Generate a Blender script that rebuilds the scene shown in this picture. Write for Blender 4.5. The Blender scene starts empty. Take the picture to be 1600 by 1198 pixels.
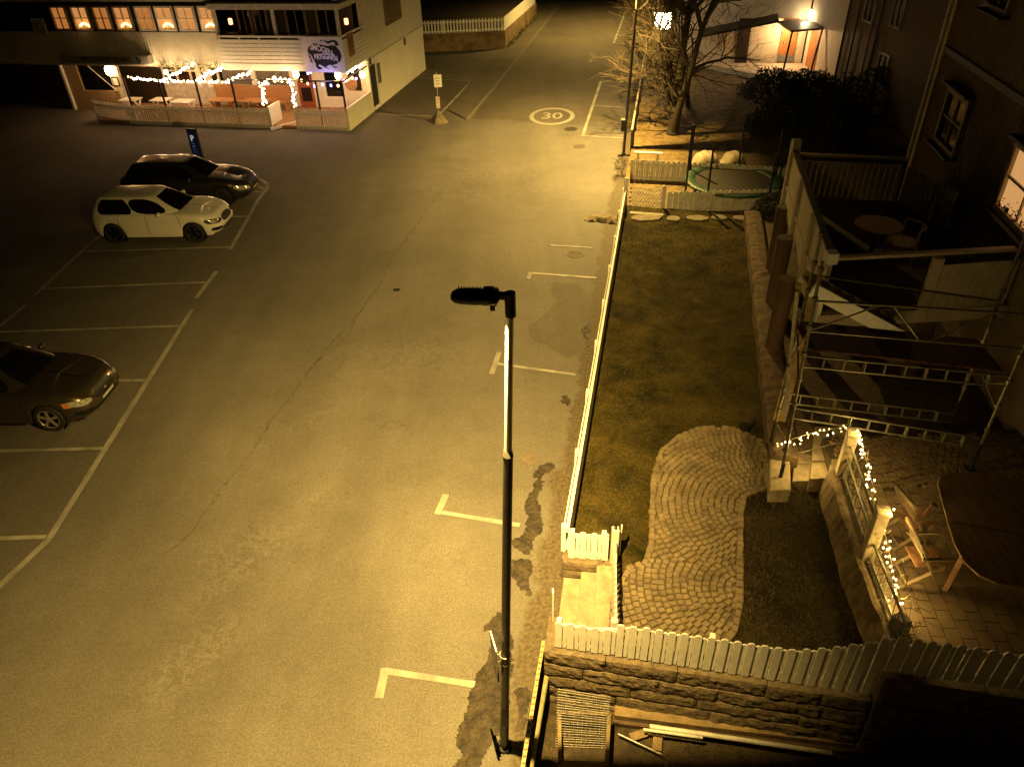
import bpy, bmesh, math, random
from mathutils import Vector, Matrix, noise
random.seed(7)
R = math.radians
scene = bpy.context.scene
col = scene.collection

# ------------------------------------------------------------------ camera
FPX, CH = 1156.0, 9.8
def _axes():
    n = Vector(((855-800)/FPX, -(2240-599)/FPX, -1.0)).normalized()
    up = -n
    fwd = Vector((0, 0, -1)); fy = (fwd - up*fwd.dot(up)).normalized()
    rx = fy.cross(up)
    return rx, fy, up
RX, RY, RZ = _axes()
cam_d = bpy.data.cameras.new('camera'); cam = bpy.data.objects.new('camera', cam_d)
col.objects.link(cam); scene.camera = cam
cam_d.sensor_width = 36; cam_d.lens = FPX/1600*36; cam_d.clip_end = 800; cam_d.clip_start = .05
m3 = Matrix((RX, RY, RZ))
cam.matrix_world = Matrix.Translation((0, 0, CH)) @ m3.to_4x4()

# ------------------------------------------------------------------ world, sky
world = bpy.data.worlds.new("World"); scene.world = world; world.use_nodes = True
wn = world.node_tree; wn.nodes.clear()
sky = wn.nodes.new('ShaderNodeTexSky'); sky.sky_type = 'NISHITA'; sky.sun_disc = False
sky.sun_elevation = R(2); sky.sun_rotation = R(200)
bg = wn.nodes.new('ShaderNodeBackground'); bg.inputs['Strength'].default_value = 0.0006
wo = wn.nodes.new('ShaderNodeOutputWorld')
wn.links.new(sky.outputs[0], bg.inputs[0]); wn.links.new(bg.outputs[0], wo.inputs[0])
scene.view_settings.view_transform = 'Standard'; scene.view_settings.look = 'None'
scene.view_settings.exposure = 0; scene.view_settings.gamma = 1
scene.cycles.use_denoising = True
scene.cycles.sample_clamp_indirect = 3.0
scene.cycles.max_bounces = 5
GOLD = (1.0, .635, .155)      # street lamps
WARM = (1.0, .50, .17)      # bulbs on the bar
FAIRY = (1.0, .66, .18)

def light(name, kind, loc, power, color, size=.2, parent=None, rot=None, size_y=None, spot=None):
    d = bpy.data.lights.new(name, kind); d.energy = power; d.color = color
    if kind == 'AREA':
        d.size = size
        if size_y: d.shape = 'RECTANGLE'; d.size_y = size_y
    else: d.shadow_soft_size = size
    if spot: d.spot_size = spot; d.spot_blend = .6
    o = bpy.data.objects.new(name, d); col.objects.link(o)
    if parent is not None:
        o.parent = parent; loc = Vector(loc) - wloc(parent)
    o.location = loc
    if rot: o.rotation_euler = rot
    return o

# ------------------------------------------------------------------ geometry helpers
def ray(u, v): return Vector(((u-800)/FPX, -(v-599)/FPX, -1.0)) if False else RXYZ(u, v)
def RXYZ(u, v):
    c = Vector(((u-800)/FPX, -(v-599)/FPX, -1.0))
    return Vector((RX.dot(c), RY.dot(c), RZ.dot(c)))
def G(u, v, z=0.0):
    d = RXYZ(u, v); t = (z-CH)/d.z
    return Vector((d.x*t, d.y*t, z))
def VP(u, v, a, b):
    """point where the sight line meets the upright plane through plan points a, b"""
    d = RXYZ(u, v); nx, ny = (b[1]-a[1]), -(b[0]-a[0])
    t = (a[0]*nx+a[1]*ny)/(d.x*nx+d.y*ny)
    return Vector((d.x*t, d.y*t, CH+d.z*t))
def ZAT(p, v):
    lo, hi = -2.0, 9.7
    inv = Matrix((RX, RY, RZ)).transposed()
    for _ in range(40):
        m = (lo+hi)/2; q = inv @ Vector((p[0], p[1], m-CH))
        vv = 599 - FPX*q.y/-q.z
        if vv > v: lo = m
        else: hi = m
    return lo
def wloc(o):
    v = Vector((0, 0, 0))
    while o is not None: v += o.location; o = o.parent
    return v

class MB:
    def __init__(s): s.v = []; s.f = []; s.smooth = []
    def add(s, vs, fs, smooth=False):
        b = len(s.v); s.v += [tuple(x) for x in vs]
        s.f += [tuple(b+i for i in f) for f in fs]; s.smooth += [smooth]*len(fs)
        return s
    def box(s, c, d, rz=0.0, M=None):
        hx, hy, hz = d[0]/2, d[1]/2, d[2]/2
        vs = [Vector((x*hx, y*hy, z*hz)) for z in (-1, 1) for x, y in ((-1, -1), (1, -1), (1, 1), (-1, 1))]
        if M is None: M = Matrix.Rotation(rz, 3, 'Z')
        vs = [M @ v + Vector(c) for v in vs]
        return s.add(vs, [(3, 2, 1, 0), (4, 5, 6, 7), (0, 1, 5, 4), (1, 2, 6, 5), (2, 3, 7, 6), (3, 0, 4, 7)])
    def bar(s, p, q, w, h, up=(0, 0, 1)):
        p, q = Vector(p), Vector(q); d = q-p; L = d.length
        if L < 1e-6: return s
        y = d/L; x = y.cross(Vector(up))
        if x.length < 1e-4: x = y.cross(Vector((1, 0, 0)))
        x.normalize(); z = x.cross(y)
        M = Matrix((x, y, z)).transposed()
        return s.box((p+q)/2, (w, L, h), M=M)
    def tube(s, pts, r, n=8, caps=True):
        pts = [Vector(p) for p in pts]; k = len(pts)
        rs = r if isinstance(r, (list, tuple)) else [r]*k
        t0 = (pts[1]-pts[0]).normalized(); a = t0.orthogonal().normalized()
        vs = []
        for i in range(k):
            t = (pts[min(i+1, k-1)]-pts[max(i-1, 0)]).normalized()
            a = (a - t*a.dot(t))
            if a.length < 1e-6: a = t.orthogonal()
            a.normalize(); b = t.cross(a)
            for j in range(n):
                an = 2*math.pi*j/n
                vs.append(pts[i] + (a*math.cos(an)+b*math.sin(an))*rs[i])
        fs = [(i*n+j, i*n+(j+1) % n, (i+1)*n+(j+1) % n, (i+1)*n+j) for i in range(k-1) for j in range(n)]
        s.add(vs, fs, True)
        if caps: s.add([vs[j] for j in range(n)], [tuple(range(n))[::-1]]); s.add([vs[(k-1)*n+j] for j in range(n)], [tuple(range(n))])
        return s
    def prism(s, poly, z0, z1):
        n = len(poly)
        ar = sum(poly[i][0]*poly[(i+1) % n][1]-poly[(i+1) % n][0]*poly[i][1] for i in range(n))
        if ar < 0: poly = poly[::-1]
        zz0 = z0 if isinstance(z0, (list, tuple)) else [z0]*n
        vs = [(p[0], p[1], z0) for p in poly] + [(p[0], p[1], z1) for p in poly]
        return s.add(vs, [tuple(range(n))[::-1], tuple(range(n, 2*n))] + [(i, (i+1) % n, n+(i+1) % n, n+i) for i in range(n)])
    def sheet(s, poly, z):
        n = len(poly)
        ar = sum(poly[i][0]*poly[(i+1) % n][1]-poly[(i+1) % n][0]*poly[i][1] for i in range(n))
        if ar < 0: poly = poly[::-1]
        return s.add([(p[0], p[1], z) for p in poly], [tuple(range(n))])
    def quad(s, a, b, c, d): return s.add([a, b, c, d], [(0, 1, 2, 3)])
    def ball(s, c, r, seg=8, rings=6, sc=(1, 1, 1)):
        vs = []
        for i in range(rings+1):
            th = math.pi*i/rings
            for j in range(seg):
                ph = 2*math.pi*j/seg
                vs.append((c[0]+r*sc[0]*math.sin(th)*math.cos(ph), c[1]+r*sc[1]*math.sin(th)*math.sin(ph), c[2]+r*sc[2]*math.cos(th)))
        fs = [(i*seg+j, (i+1)*seg+j, (i+1)*seg+(j+1) % seg, i*seg+(j+1) % seg) for i in range(rings) for j in range(seg)]
        return s.add(vs, fs, True)
    def obj(s, name, mat, parent=None, bevel=0, merge=False):
        off = wloc(parent) if parent is not None else Vector((0, 0, 0))
        me = bpy.data.meshes.new(name)
        me.from_pydata([tuple(Vector(v)-off) for v in s.v], [], s.f)
        me.polygons.foreach_set('use_smooth', s.smooth)
        me.materials.append(mat); me.update()
        o = bpy.data.objects.new(name, me); col.objects.link(o)
        if parent is not None: o.parent = parent
        if bevel:
            b = o.modifiers.new('b', 'BEVEL'); b.width = bevel; b.segments = 2; b.limit_method = 'ANGLE'; b.angle_limit = R(40)
        return o

def tag(o, label, cat, group=None):
    o['label'] = label; o['category'] = cat
    if group: o['group'] = group
    return o
def thing(name, label, cat, loc, group=None):
    o = bpy.data.objects.new(name, None); col.objects.link(o); o.location = loc
    o.empty_display_size = .2
    return tag(o, label, cat, group)
def struct(o): o['kind'] = 'structure'; return o
def copy_tree(o, parent=None):
    c = o.copy(); col.objects.link(c); c.parent = parent
    for ch in list(o.children): copy_tree(ch, c)
    return c
def lerp(a, b, t): return a+(b-a)*t
def text_mb(txt, size, depth=0.004, bold=0.0, shear=0.0, spacing=1.0, bend=None, steps=1):
    cu = bpy.data.curves.new('t', 'FONT'); cu.body = txt; cu.size = size; cu.extrude = depth/2
    cu.align_x = 'CENTER'; cu.align_y = 'CENTER'; cu.offset = bold; cu.shear = shear; cu.space_character = spacing
    to = bpy.data.objects.new('t', cu); col.objects.link(to)
    bpy.context.view_layer.update()
    me = to.to_mesh(); mb = MB()
    vs = [Vector(v.co) for v in me.vertices]
    if bend: vs = [Vector(bend(v)) for v in vs]
    mb.add(vs, [tuple(p.vertices) for p in me.polygons])
    to.to_mesh_clear(); bpy.data.objects.remove(to); bpy.data.curves.remove(cu)
    return mb
def xform(mb, M):
    mb.v = [tuple(M @ Vector(v)) for v in mb.v]; return mb
def frame(o, x, y, z):
    M = Matrix.Identity(4)
    for i, a in enumerate((x, y, z)):
        a = Vector(a).normalized()
        for j in range(3): M[j][i] = a[j]
    for j in range(3): M[j][3] = o[j]
    return M

# ------------------------------------------------------------------ materials
MATS = {}
def mat(name, colr, rough=.7, metal=0.0, var=.25, scale=6.0, bump=.0, bscale=30.0, coat=0.0, emit=None, estr=0.0, coords='Object', spec=.5, col2=None, stretch=None):
    if name in MATS: return MATS[name]
    m = bpy.data.materials.new(name); m.use_nodes = True; MATS[name] = m
    nt = m.node_tree; N = nt.nodes; L = nt.links
    b = N['Principled BSDF']
    b.inputs['Roughness'].default_value = rough; b.inputs['Metallic'].default_value = metal
    b.inputs['Specular IOR Level'].default_value = spec
    if coat: b.inputs['Coat Weight'].default_value = coat; b.inputs['Coat Roughness'].default_value = .06
    tc = N.new('ShaderNodeTexCoord'); out = tc.outputs[coords]
    if stretch:
        mp = N.new('ShaderNodeMapping'); mp.inputs['Scale'].default_value = stretch
        L.new(out, mp.inputs[0]); out = mp.outputs[0]
    n = N.new('ShaderNodeTexNoise'); n.inputs['Scale'].default_value = scale; n.inputs['Detail'].default_value = 6
    n.inputs['Roughness'].default_value = .65
    L.new(out, n.inputs['Vector'])
    r = N.new('ShaderNodeValToRGB')
    c = Vector(colr)
    c2 = Vector(col2) if col2 else c*(1-var)
    r.color_ramp.elements[0].position = .35; r.color_ramp.elements[1].position = .68
    r.color_ramp.elements[0].color = (*c2, 1); r.color_ramp.elements[1].color = (*(c if col2 else c*(1+var*.35)), 1)
    L.new(n.outputs[0], r.inputs[0]); L.new(r.outputs[0], b.inputs['Base Color'])
    if bump:
        n2 = N.new('ShaderNodeTexNoise'); n2.inputs['Scale'].default_value = bscale; n2.inputs['Detail'].default_value = 5
        L.new(out, n2.inputs['Vector'])
        bu = N.new('ShaderNodeBump'); bu.inputs['Strength'].default_value = bump; bu.inputs['Distance'].default_value = .02
        L.new(n2.outputs[0], bu.inputs['Height']); L.new(bu.outputs[0], b.inputs['Normal'])
    if emit:
        b.inputs['Emission Color'].default_value = (*emit, 1); b.inputs['Emission Strength'].default_value = estr
        m.cycles.emission_sampling = 'NONE' if estr > 2 else 'AUTO'
    return m

WHITE = mat('white_paint', (.72, .72, .70), .55, var=.12, scale=9, bump=.15, bscale=60)
WHITE_OLD = mat('aged_white_paint', (.62, .61, .57), .6, var=.3, scale=5, bump=.2, bscale=50)
SIDING = mat('cream_siding', (.70, .68, .57), .6, var=.12, scale=3, bump=.1)
RENDERW = mat('pale_render', (.84, .82, .70), .8, var=.10, scale=1.2, bump=.2, bscale=40)
BLACKM = mat('black_metal', (.012, .012, .013), .45, .3, var=.2)
DARKM = mat('dark_grey_metal', (.03, .03, .032), .4, .5, var=.3)
STEEL = mat('galvanised_steel', (.42, .42, .40), .45, .7, var=.35, scale=12)
POLE = mat('pole_paint', (.075, .07, .06), .38, .4, var=.25, scale=8)
WOOD = mat('brown_wood', (.30, .15, .065), .6, var=.45, scale=5, bump=.3, stretch=(1, 1, 12))
WOODH = mat('oiled_bench_wood', (.42, .22, .10), .5, var=.4, scale=4, bump=.2, stretch=(1.5, 1.5, 14))
WOODG = mat('weathered_wood', (.30, .23, .14), .8, var=.5, scale=6, bump=.5, stretch=(8, 1, 1))
WOODP = mat('pale_timber', (.50, .40, .24), .75, var=.4, scale=7, bump=.4)
GRANITE = mat('granite', (.15, .115, .075), .85, var=.5, scale=9, bump=.9, bscale=22)
CONC = mat('concrete', (.33, .30, .25), .9, var=.4, scale=5, bump=.5, bscale=25)
CONCD = mat('mossy_concrete', (.16, .14, .09), .95, var=.5, scale=4, bump=.7, bscale=15)
SOIL = mat('soil', (.045, .032, .018), .95, var=.6, scale=7, bump=1.0, bscale=20)
GLASS = mat('dark_glass', (.006, .006, .008), .06, var=.1, spec=.6)
BARK = mat('bark', (.05, .038, .024), .9, var=.5, scale=6, bump=.9, bscale=18, stretch=(4, 4, 1))
TWIG = mat('twig_bark', (.075, .052, .026), .8, var=.3)
PAINT = mat('line_paint', (.33, .318, .29), .75, var=.45, scale=60, coords='Generated')
RUBBER = mat('tyre_rubber', (.012, .012, .012), .8, var=.2)
CHROME = mat('chrome', (.6, .6, .6), .15, 1.0, var=.1)

def pos_nodes(nt):
    g = nt.nodes.new('ShaderNodeNewGeometry'); return g.outputs['Position']
def math_n(nt, op, a, b=None, clamp=False):
    n = nt.nodes.new('ShaderNodeMath'); n.operation = op; n.use_clamp = clamp
    for i, x in enumerate((a, b)):
        if x is None: continue
        if isinstance(x, (int, float)): n.inputs[i].default_value = x
        else: nt.links.new(x, n.inputs[i])
    return n.outputs[0]
def noise_n(nt, vec, scale, detail=4, rough=.6, dist=0.0):
    n = nt.nodes.new('ShaderNodeTexNoise'); n.inputs['Scale'].default_value = scale; n.inputs['Detail'].default_value = detail
    n.inputs['Roughness'].default_value = rough; n.inputs['Distortion'].default_value = dist
    nt.links.new(vec, n.inputs['Vector']); return n.outputs[0]
def ramp_n(nt, fac, a, b, ca=(0, 0, 0), cb=(1, 1, 1)):
    r = nt.nodes.new('ShaderNodeValToRGB'); e = r.color_ramp.elements
    e[0].position = a; e[1].position = b; e[0].color = (*ca, 1); e[1].color = (*cb, 1)
    nt.links.new(fac, r.inputs[0]); return r.outputs[0]
def mix_n(nt, fac, a, b, mode='MIX'):
    m = nt.nodes.new('ShaderNodeMix'); m.data_type = 'RGBA'; m.blend_type = mode
    if isinstance(fac, (int, float)): m.inputs[0].default_value = fac
    else: nt.links.new(fac, m.inputs[0])
    for i, x in ((6, a), (7, b)):
        if isinstance(x, tuple): m.inputs[i].default_value = (*x, 1)
        else: nt.links.new(x, m.inputs[i])
    return m.outputs[2]

# road-side fence line (plan), used by several objects
FA = G(893, 829, 1.2); FB = G(978.5, 291, 1.2)
FD = (FB-FA); FD.z = 0; FD.normalize(); FN = Vector((FD.y, -FD.x, 0))   # FN points east into the garden

def asphalt(name, base, spots=(), litter=False):
    m = bpy.data.materials.new(name); m.use_nodes = True; nt = m.node_tree; b = nt.nodes['Principled BSDF']
    P = pos_nodes(nt)
    big = noise_n(nt, P, .22, 5, .6, .6); mid = noise_n(nt, P, 1.7, 6, .7, .3); fine = noise_n(nt, P, 38, 3, .7); fine2 = noise_n(nt, P, 90, 2, .6)
    c = mix_n(nt, ramp_n(nt, big, .32, .68), tuple(x*.80 for x in base), tuple(x*1.12 for x in base))
    c = mix_n(nt, ramp_n(nt, mid, .35, .7), mix_n(nt, 1.0, c, (.88, .87, .85), 'MULTIPLY'), c)
    c = mix_n(nt, .5, c, ramp_n(nt, noise_n(nt, P, 11, 4, .75), .30, .72, (.72, .72, .72), (1.25, 1.25, 1.25)), 'MULTIPLY')
    c = mix_n(nt, .65, c, ramp_n(nt, fine, .30, .72, (.35, .35, .35), (1.5, 1.5, 1.5)), 'MULTIPLY')
    grit = ramp_n(nt, fine2, .66, .74)
    c = mix_n(nt, grit, c, tuple(x*1.7 for x in base))
    mpn = nt.nodes.new('ShaderNodeMapping'); mpn.inputs['Rotation'].default_value = (0, 0, R(-11)); mpn.inputs['Scale'].default_value = (1.0, .06, 1)
    nt.links.new(P, mpn.inputs[0]); tr = noise_n(nt, mpn.outputs[0], .9, 4, .55)
    c = mix_n(nt, .5, c, ramp_n(nt, tr, .35, .65, (.80, .79, .77), (1.12, 1.12, 1.12)), 'MULTIPLY')
    blot = ramp_n(nt, noise_n(nt, P, 4.5, 3, .5, .8), .68, .80)
    c = mix_n(nt, math_n(nt, 'MULTIPLY', blot, .45), c, tuple(x*.62 for x in base))
    # hairline cracks
    vo = nt.nodes.new('ShaderNodeTexVoronoi'); vo.feature = 'DISTANCE_TO_EDGE'; vo.inputs['Scale'].default_value = .33
    wrp = nt.nodes.new('ShaderNodeTexNoise'); wrp.inputs['Scale'].default_value = 1.1; wrp.inputs['Detail'].default_value = 6
    nt.links.new(P, wrp.inputs['Vector'])
    add = nt.nodes.new('ShaderNodeVectorMath'); add.operation = 'MULTIPLY_ADD'; add.inputs[1].default_value = (2.2, 2.2, 0)
    nt.links.new(wrp.outputs['Color'], add.inputs[0]); nt.links.new(P, add.inputs[2]); nt.links.new(add.outputs[0], vo.inputs['Vector'])
    crk = ramp_n(nt, vo.outputs[0], .0, .006, (1, 1, 1), (0, 0, 0))
    cm = math_n(nt, 'MULTIPLY', crk, ramp_n(nt, noise_n(nt, P, .45, 3), .50, .62))
    cm = math_n(nt, 'MULTIPLY', cm, .55)
    c = mix_n(nt, cm, c, tuple(x*.45 for x in base))
    # pale salt and grit traces in given places
    if spots:
        tot = None
        for (p, rx, ry, k) in spots:
            mp = nt.nodes.new('ShaderNodeMapping'); mp.vector_type = 'TEXTURE'
            mp.inputs['Location'].default_value = (p[0], p[1], 0); mp.inputs['Scale'].default_value = (rx, ry, 1e3)
            mp.inputs['Rotation'].default_value = (0, 0, k)
            nt.links.new(P, mp.inputs[0])
            le = nt.nodes.new('ShaderNodeVectorMath'); le.operation = 'LENGTH'; nt.links.new(mp.outputs[0], le.inputs[0])
            s = math_n(nt, 'SUBTRACT', 1.0, le.outputs['Value'], True)
            tot = s if tot is None else math_n(nt, 'ADD', tot, s, True)
        rn = noise_n(nt, P, 2.6, 10, .78, .35)
        rid = math_n(nt, 'ABSOLUTE', math_n(nt, 'SUBTRACT', rn, .5))
        rid = ramp_n(nt, rid, .0, .030, (1, 1, 1), (0, 0, 0))
        f = math_n(nt, 'MULTIPLY', rid, math_n(nt, 'MULTIPLY', tot, .55))
        c = mix_n(nt, f, c, tuple(x*1.55 for x in base))
    if litter:   # dirt gathered along the foot of the garden wall
        dp = nt.nodes.new('ShaderNodeVectorMath'); dp.operation = 'DOT_PRODUCT'; dp.inputs[1].default_value = (FN.x, FN.y, 0)
        nt.links.new(P, dp.inputs[0])
        dd = math_n(nt, 'SUBTRACT', dp.outputs['Value'], FA.dot(FN))
        # dd: 0 on the fence line, negative towards the road
        wob = math_n(nt, 'MULTIPLY', math_n(nt, 'SUBTRACT', noise_n(nt, P, 1.1, 8, .7, .5), .5), 1.1)
        e = math_n(nt, 'ADD', dd, wob)
        f1 = ramp_n(nt, math_n(nt, 'ADD', e, 1.0), .36, .50)
        gr = ramp_n(nt, noise_n(nt, P, 14, 7, .8), .38, .62, (.022, .016, .009), (.13, .10, .06))
        c = mix_n(nt, math_n(nt, 'MULTIPLY', f1, .8), c, gr)
    nt.links.new(c, b.inputs['Base Color'])
    b.inputs['Roughness'].default_value = .82; b.inputs['Specular IOR Level'].default_value = .3
    bu = nt.nodes.new('ShaderNodeBump'); bu.inputs['Strength'].default_value = .35; bu.inputs['Distance'].default_value = .01
    nt.links.new(fine, bu.inputs['Height']); nt.links.new(bu.outputs[0], b.inputs['Normal'])
    return m

# ================================================================== GROUND
ZG, ZP, ZY = .55, 1.10, -.60
CORN = Vector((.37, 6.30, 0)); WD = Vector((.977, -.213, 0)); WN = Vector((-.213, -.977, 0))  # south wall: along, outward
spots = [(G(640, 560), 2.5, 1.5, 0), (G(390, 850), 1.5, .8, .5), (G(350, 910), 1.3, .5, .9), (G(270, 1050), 1.2, .6, 1.1), (G(495, 775), .6, .25, 1.2), (G(340, 1000), 1.3, .5, 1.0),
         (G(768, 270), 3.2, 1.4, .2), (G(710, 300), 2.5, 1.5, 0), (G(500, 650), 1.2, .4, .8)]
ASPH = asphalt('asphalt', (.146, .137, .124), spots, True)
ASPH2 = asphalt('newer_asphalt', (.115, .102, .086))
mb = MB()
mb.sheet([(-220, -60), (-13.5, -60), (CORN.x-.10, CORN.y-.1), (CORN.x-.02, CORN.y+.30), (CORN.x+60, CORN.y-12.8), (160, -8), (220, 320), (-220, 320)], 0)
struct(mb.obj('asphalt_ground', ASPH))
mb = MB(); mb.sheet([(-300, -120), (300, -120), (300, 400), (-300, 400)], ZY)
struct(mb.obj('lower_ground', SOIL))

# resurfaced street beyond the 30 marking, with its kerb joint on the left
def px(poly, z=0): return [G(u, v, z).to_2d() for u, v in poly]
mb = MB(); mb.sheet(px([(737, 186), (790, 187), (832, 192), (870, 193), (905, 196), (945, 200), (974, 203), (985, 100), (1004, 30), (1012, -30), (905, -32), (860, 30), (800, 104)]), .004)
struct(mb.obj('resurfaced_street', ASPH2))
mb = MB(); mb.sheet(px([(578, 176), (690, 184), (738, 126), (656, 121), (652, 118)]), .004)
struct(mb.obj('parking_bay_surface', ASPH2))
# kerb
mb = MB()
kp = [G(u, v) for u, v in ((733, 187), (780, 130), (822, 78), (858, 31), (880, 4), (905, -28))]
for a, b in zip(kp, kp[1:]): mb.bar(a+Vector((-.09, 0, .02)), b+Vector((-.09, 0, .02)), .10, .075)
struct(mb.obj('kerb', mat('worn_kerb', (.17, .15, .12), .9, var=.4)))
mb = MB(); kq = [(733, 187), (780, 130), (822, 78), (858, 31), (905, -28)]
pv = [G(u, v).to_2d()-Vector((.17, 0)) for u, v in kq]
wl = [G(u, v).to_2d() for u, v in ((830, -28), (835, 28), (785, 82), (775, 84), (738, 126), (700, 173))]
mb.sheet(pv+wl, .05)
struct(mb.obj('pavement', asphalt('pavement_asphalt', (.125, .112, .094))))

# ---- painted lines
lines = MB()
LNZ = [0]
def ln(a, b, w=.10, z=.009):
    LNZ[0] += 1; z += .0007*(LNZ[0] % 5)
    p, q = G(*a, z), G(*b, z); d = (q-p).normalized(); n = Vector((-d.y, d.x, 0))*w/2
    k = max(1, int((q-p).length/.25)); L0 = []; R0 = []
    for i in range(k+1):
        c = p.lerp(q, i/k); j = random.uniform(.90, 1.06)
        L0.append(c+n*j); R0.append(c-n*j)
    for i in range(k): lines.quad(R0[i], R0[i+1], L0[i+1], L0[i])
def lines_done(name='road_marking'):
    global lines
    o = struct(lines.obj(name, PAINT)); lines = MB(); return o
# left car park: front line, rear line, separators
ln((-30, 943), (76, 842), .13); ln((76, 842), (301, 482), .13); ln((306, 466), (338, 424), .13); ln((360, 390), (404, 311), .13)
cur = [(404, 311), (412, 301), (418, 294), (417, 287), (409, 281), (396, 277), (383, 275)]
for a, b in zip(cur, cur[1:]): ln(a, b, .13)
ln((383, 282), (416, 297), .13)
ln((395, 300), (411, 300), .10)
for a, b in (((-40, 842), (72, 838)), ((-30, 705), (160, 700)), ((150, 594), (226, 594)), ((-10, 519), (281, 509)), ((66, 451), (322, 441)), ((128, 393), (360, 386)), ((300, 340), (387, 338))):
    ln(a, b, .10)
ln((-60, 560), (40, 476), .10); ln((54, 461), (128, 392), .10); ln((128, 392), (170, 355), .10)
# right bays
ln((683, 803), (697, 772), .12); ln((690, 800), (812, 820), .10)
ln((592, 1090), (602, 1043), .12); ln((600, 1047), (742, 1069), .11)
ln((768, 584), (780, 550), .12); ln((776, 568), (899, 585), .10)
ln((825, 436), (829, 425), .12); ln((826, 426), (932, 434), .10)
ln((860, 383), (926, 387), .07)
ln((910, 213), (939, 127), .13); ln((910, 212), (974, 216), .08); ln((928, 165), (976, 168), .08); ln((939, 127), (982, 129), .08)
ln((959, 68), (984, 0), .13); ln((959, 68), (985, 70), .08); ln((964, 55), (990, 57), .08); ln((970, 38), (995, 40), .08); ln((976, 20), (1000, 22), .08)
# bay beside the bar
ln((592, 178), (684, 182), .10); ln((684, 182), (737, 127), .14); ln((653, 122), (737, 127), .10)
lines_done('parking_lines')
# 30 in a ring
mb = MB(); c0 = G(862.5, 181.5, .009); n = 48; a1, b1, a0, b0 = 1.06, 1.42, .86, 1.16
vs = []; rot = Matrix.Rotation(R(-7), 3, 'Z')
for i in range(n):
    t = 2*math.pi*i/n
    vs += [c0+rot@Vector((a1*math.cos(t), b1*math.sin(t), 0)), c0+rot@Vector((a0*math.cos(t), b0*math.sin(t), 0))]
mb.add(vs, [(2*i, 2*((i+1) % n), 2*((i+1) % n)+1, 2*i+1) for i in range(n)])
t30 = text_mb('30', 1.0, .0, bold=.012)
sx, sy = 1.02, 1.42
for v in t30.v: pass
t30.v = [tuple(c0 + rot@Vector((v[0]*sx, v[1]*sy, 0))) for v in t30.v]
mb.add(t30.v, t30.f)
struct(mb.obj('speed_marking', PAINT))

def inside(p, poly):
    c = False; n = len(poly); j = n-1
    for i in range(n):
        if (poly[i][1] > p[1]) != (poly[j][1] > p[1]) and p[0] < (poly[j][0]-poly[i][0])*(p[1]-poly[i][1])/(poly[j][1]-poly[i][1])+poly[i][0]: c = not c
        j = i
    return c
def dist_edge(p, poly):
    b = 9e9; n = len(poly)
    for i in range(n):
        a, q = Vector(poly[i]), Vector(poly[(i+1) % n]); d = q-a
        t = max(0, min(1, (Vector(p)-a).dot(d)/d.length_squared)); b = min(b, (Vector(p)-a-d*t).length)
    return b
# ---- dark soil patches left by scraped snow, traced as outlines on the ground
def jag(poly, z, amp=.04, sub=5):
    pts = px(poly); out = []
    n = len(pts)
    for i in range(n):
        a, b = pts[i], pts[(i+1) % n]
        for k in range(sub):
            p = a.lerp(b, k/sub); out.append(p + Vector((random.uniform(-amp, amp), random.uniform(-amp, amp))))
    return out
DIRT = mat('wet_grit', (.055, .042, .027), .75, col2=(.010, .0075, .005), scale=5.5, bump=1.0, bscale=16, coords='Object')
def crust(name, poly, amp=.035, seed=0):
    """low uneven bed of gravelly dirt; a fine relief grid kept where it lies inside the traced outline"""
    pts = px(poly); xs = [p.x for p in pts]; ys = [p.y for p in pts]; st = .022
    pl = [tuple(p) for p in pts]; nx = int((max(xs)-min(xs)+.3)/st); ny = int((max(ys)-min(ys)+.3)/st)
    idx = {}; mbp = MB(); vs = []; hh = {}
    for i in range(nx+1):
        for j in range(ny+1):
            x, y = min(xs)-.15+i*st, min(ys)-.15+j*st
            d = dist_edge((x, y), pl)*(1 if inside((x, y), pl) else -1)
            d += .09*noise.noise(Vector((x*3.5, y*3.5, 1)))+.06*noise.noise(Vector((x*13, y*13, 2)))
            if d > 0:
                idx[i, j] = len(vs)
                vs.append((x, y, .005+min(.02, d*.25)*(.55+.9*noise.noise(Vector((x*22, y*22, 5)))+.5*noise.noise(Vector((x*47, y*47, 9))))))
    fs = [(idx[i, j], idx[i+1, j], idx[i+1, j+1], idx[i, j+1]) for (i, j) in idx if (i+1, j) in idx and (i+1, j+1) in idx and (i, j+1) in idx]
    mbp.add(vs, fs); o = mbp.obj(name, DIRT); o['kind'] = 'structure'; return o
crust('dirt_patch', [(845, 726), (862, 724), (863, 736), (850, 742), (850, 752), (845, 760), (846, 790), (850, 815), (847, 830), (838, 845), (830, 868), (818, 870), (815, 862), (804, 857), (802, 848), (815, 828), (818, 810), (820, 785), (832, 760), (836, 748), (836, 735)])
crust('dirt_patch', [(795, 875), (812, 872), (830, 874), (832, 885), (828, 898), (826, 918), (829, 925), (822, 927), (818, 915), (812, 921), (803, 910), (795, 905)], .03)
crust('dirt_patch', [(779, 958), (792, 960), (800, 975), (803, 1000), (798, 1030), (797, 1058), (790, 1080), (800, 1100), (800, 1120), (790, 1150), (768, 1150), (762, 1170), (755, 1190), (720, 1230), (680, 1240), (712, 1180), (710, 1160), (722, 1120), (735, 1080), (745, 1045), (762, 1030), (760, 1000), (763, 975)], .04)
crust('dirt_patch', [(874, 617), (886, 617), (893, 625), (894, 630), (888, 636), (884, 632), (875, 630)], .03)
crust('dirt_patch', [(803, 1075), (826, 1070), (830, 1090), (822, 1140), (803, 1150)], .03)
crust('dirt_patch', [(910, 512), (924, 500), (927, 510), (920, 522), (920, 530), (912, 530), (908, 518)], .06)
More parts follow.
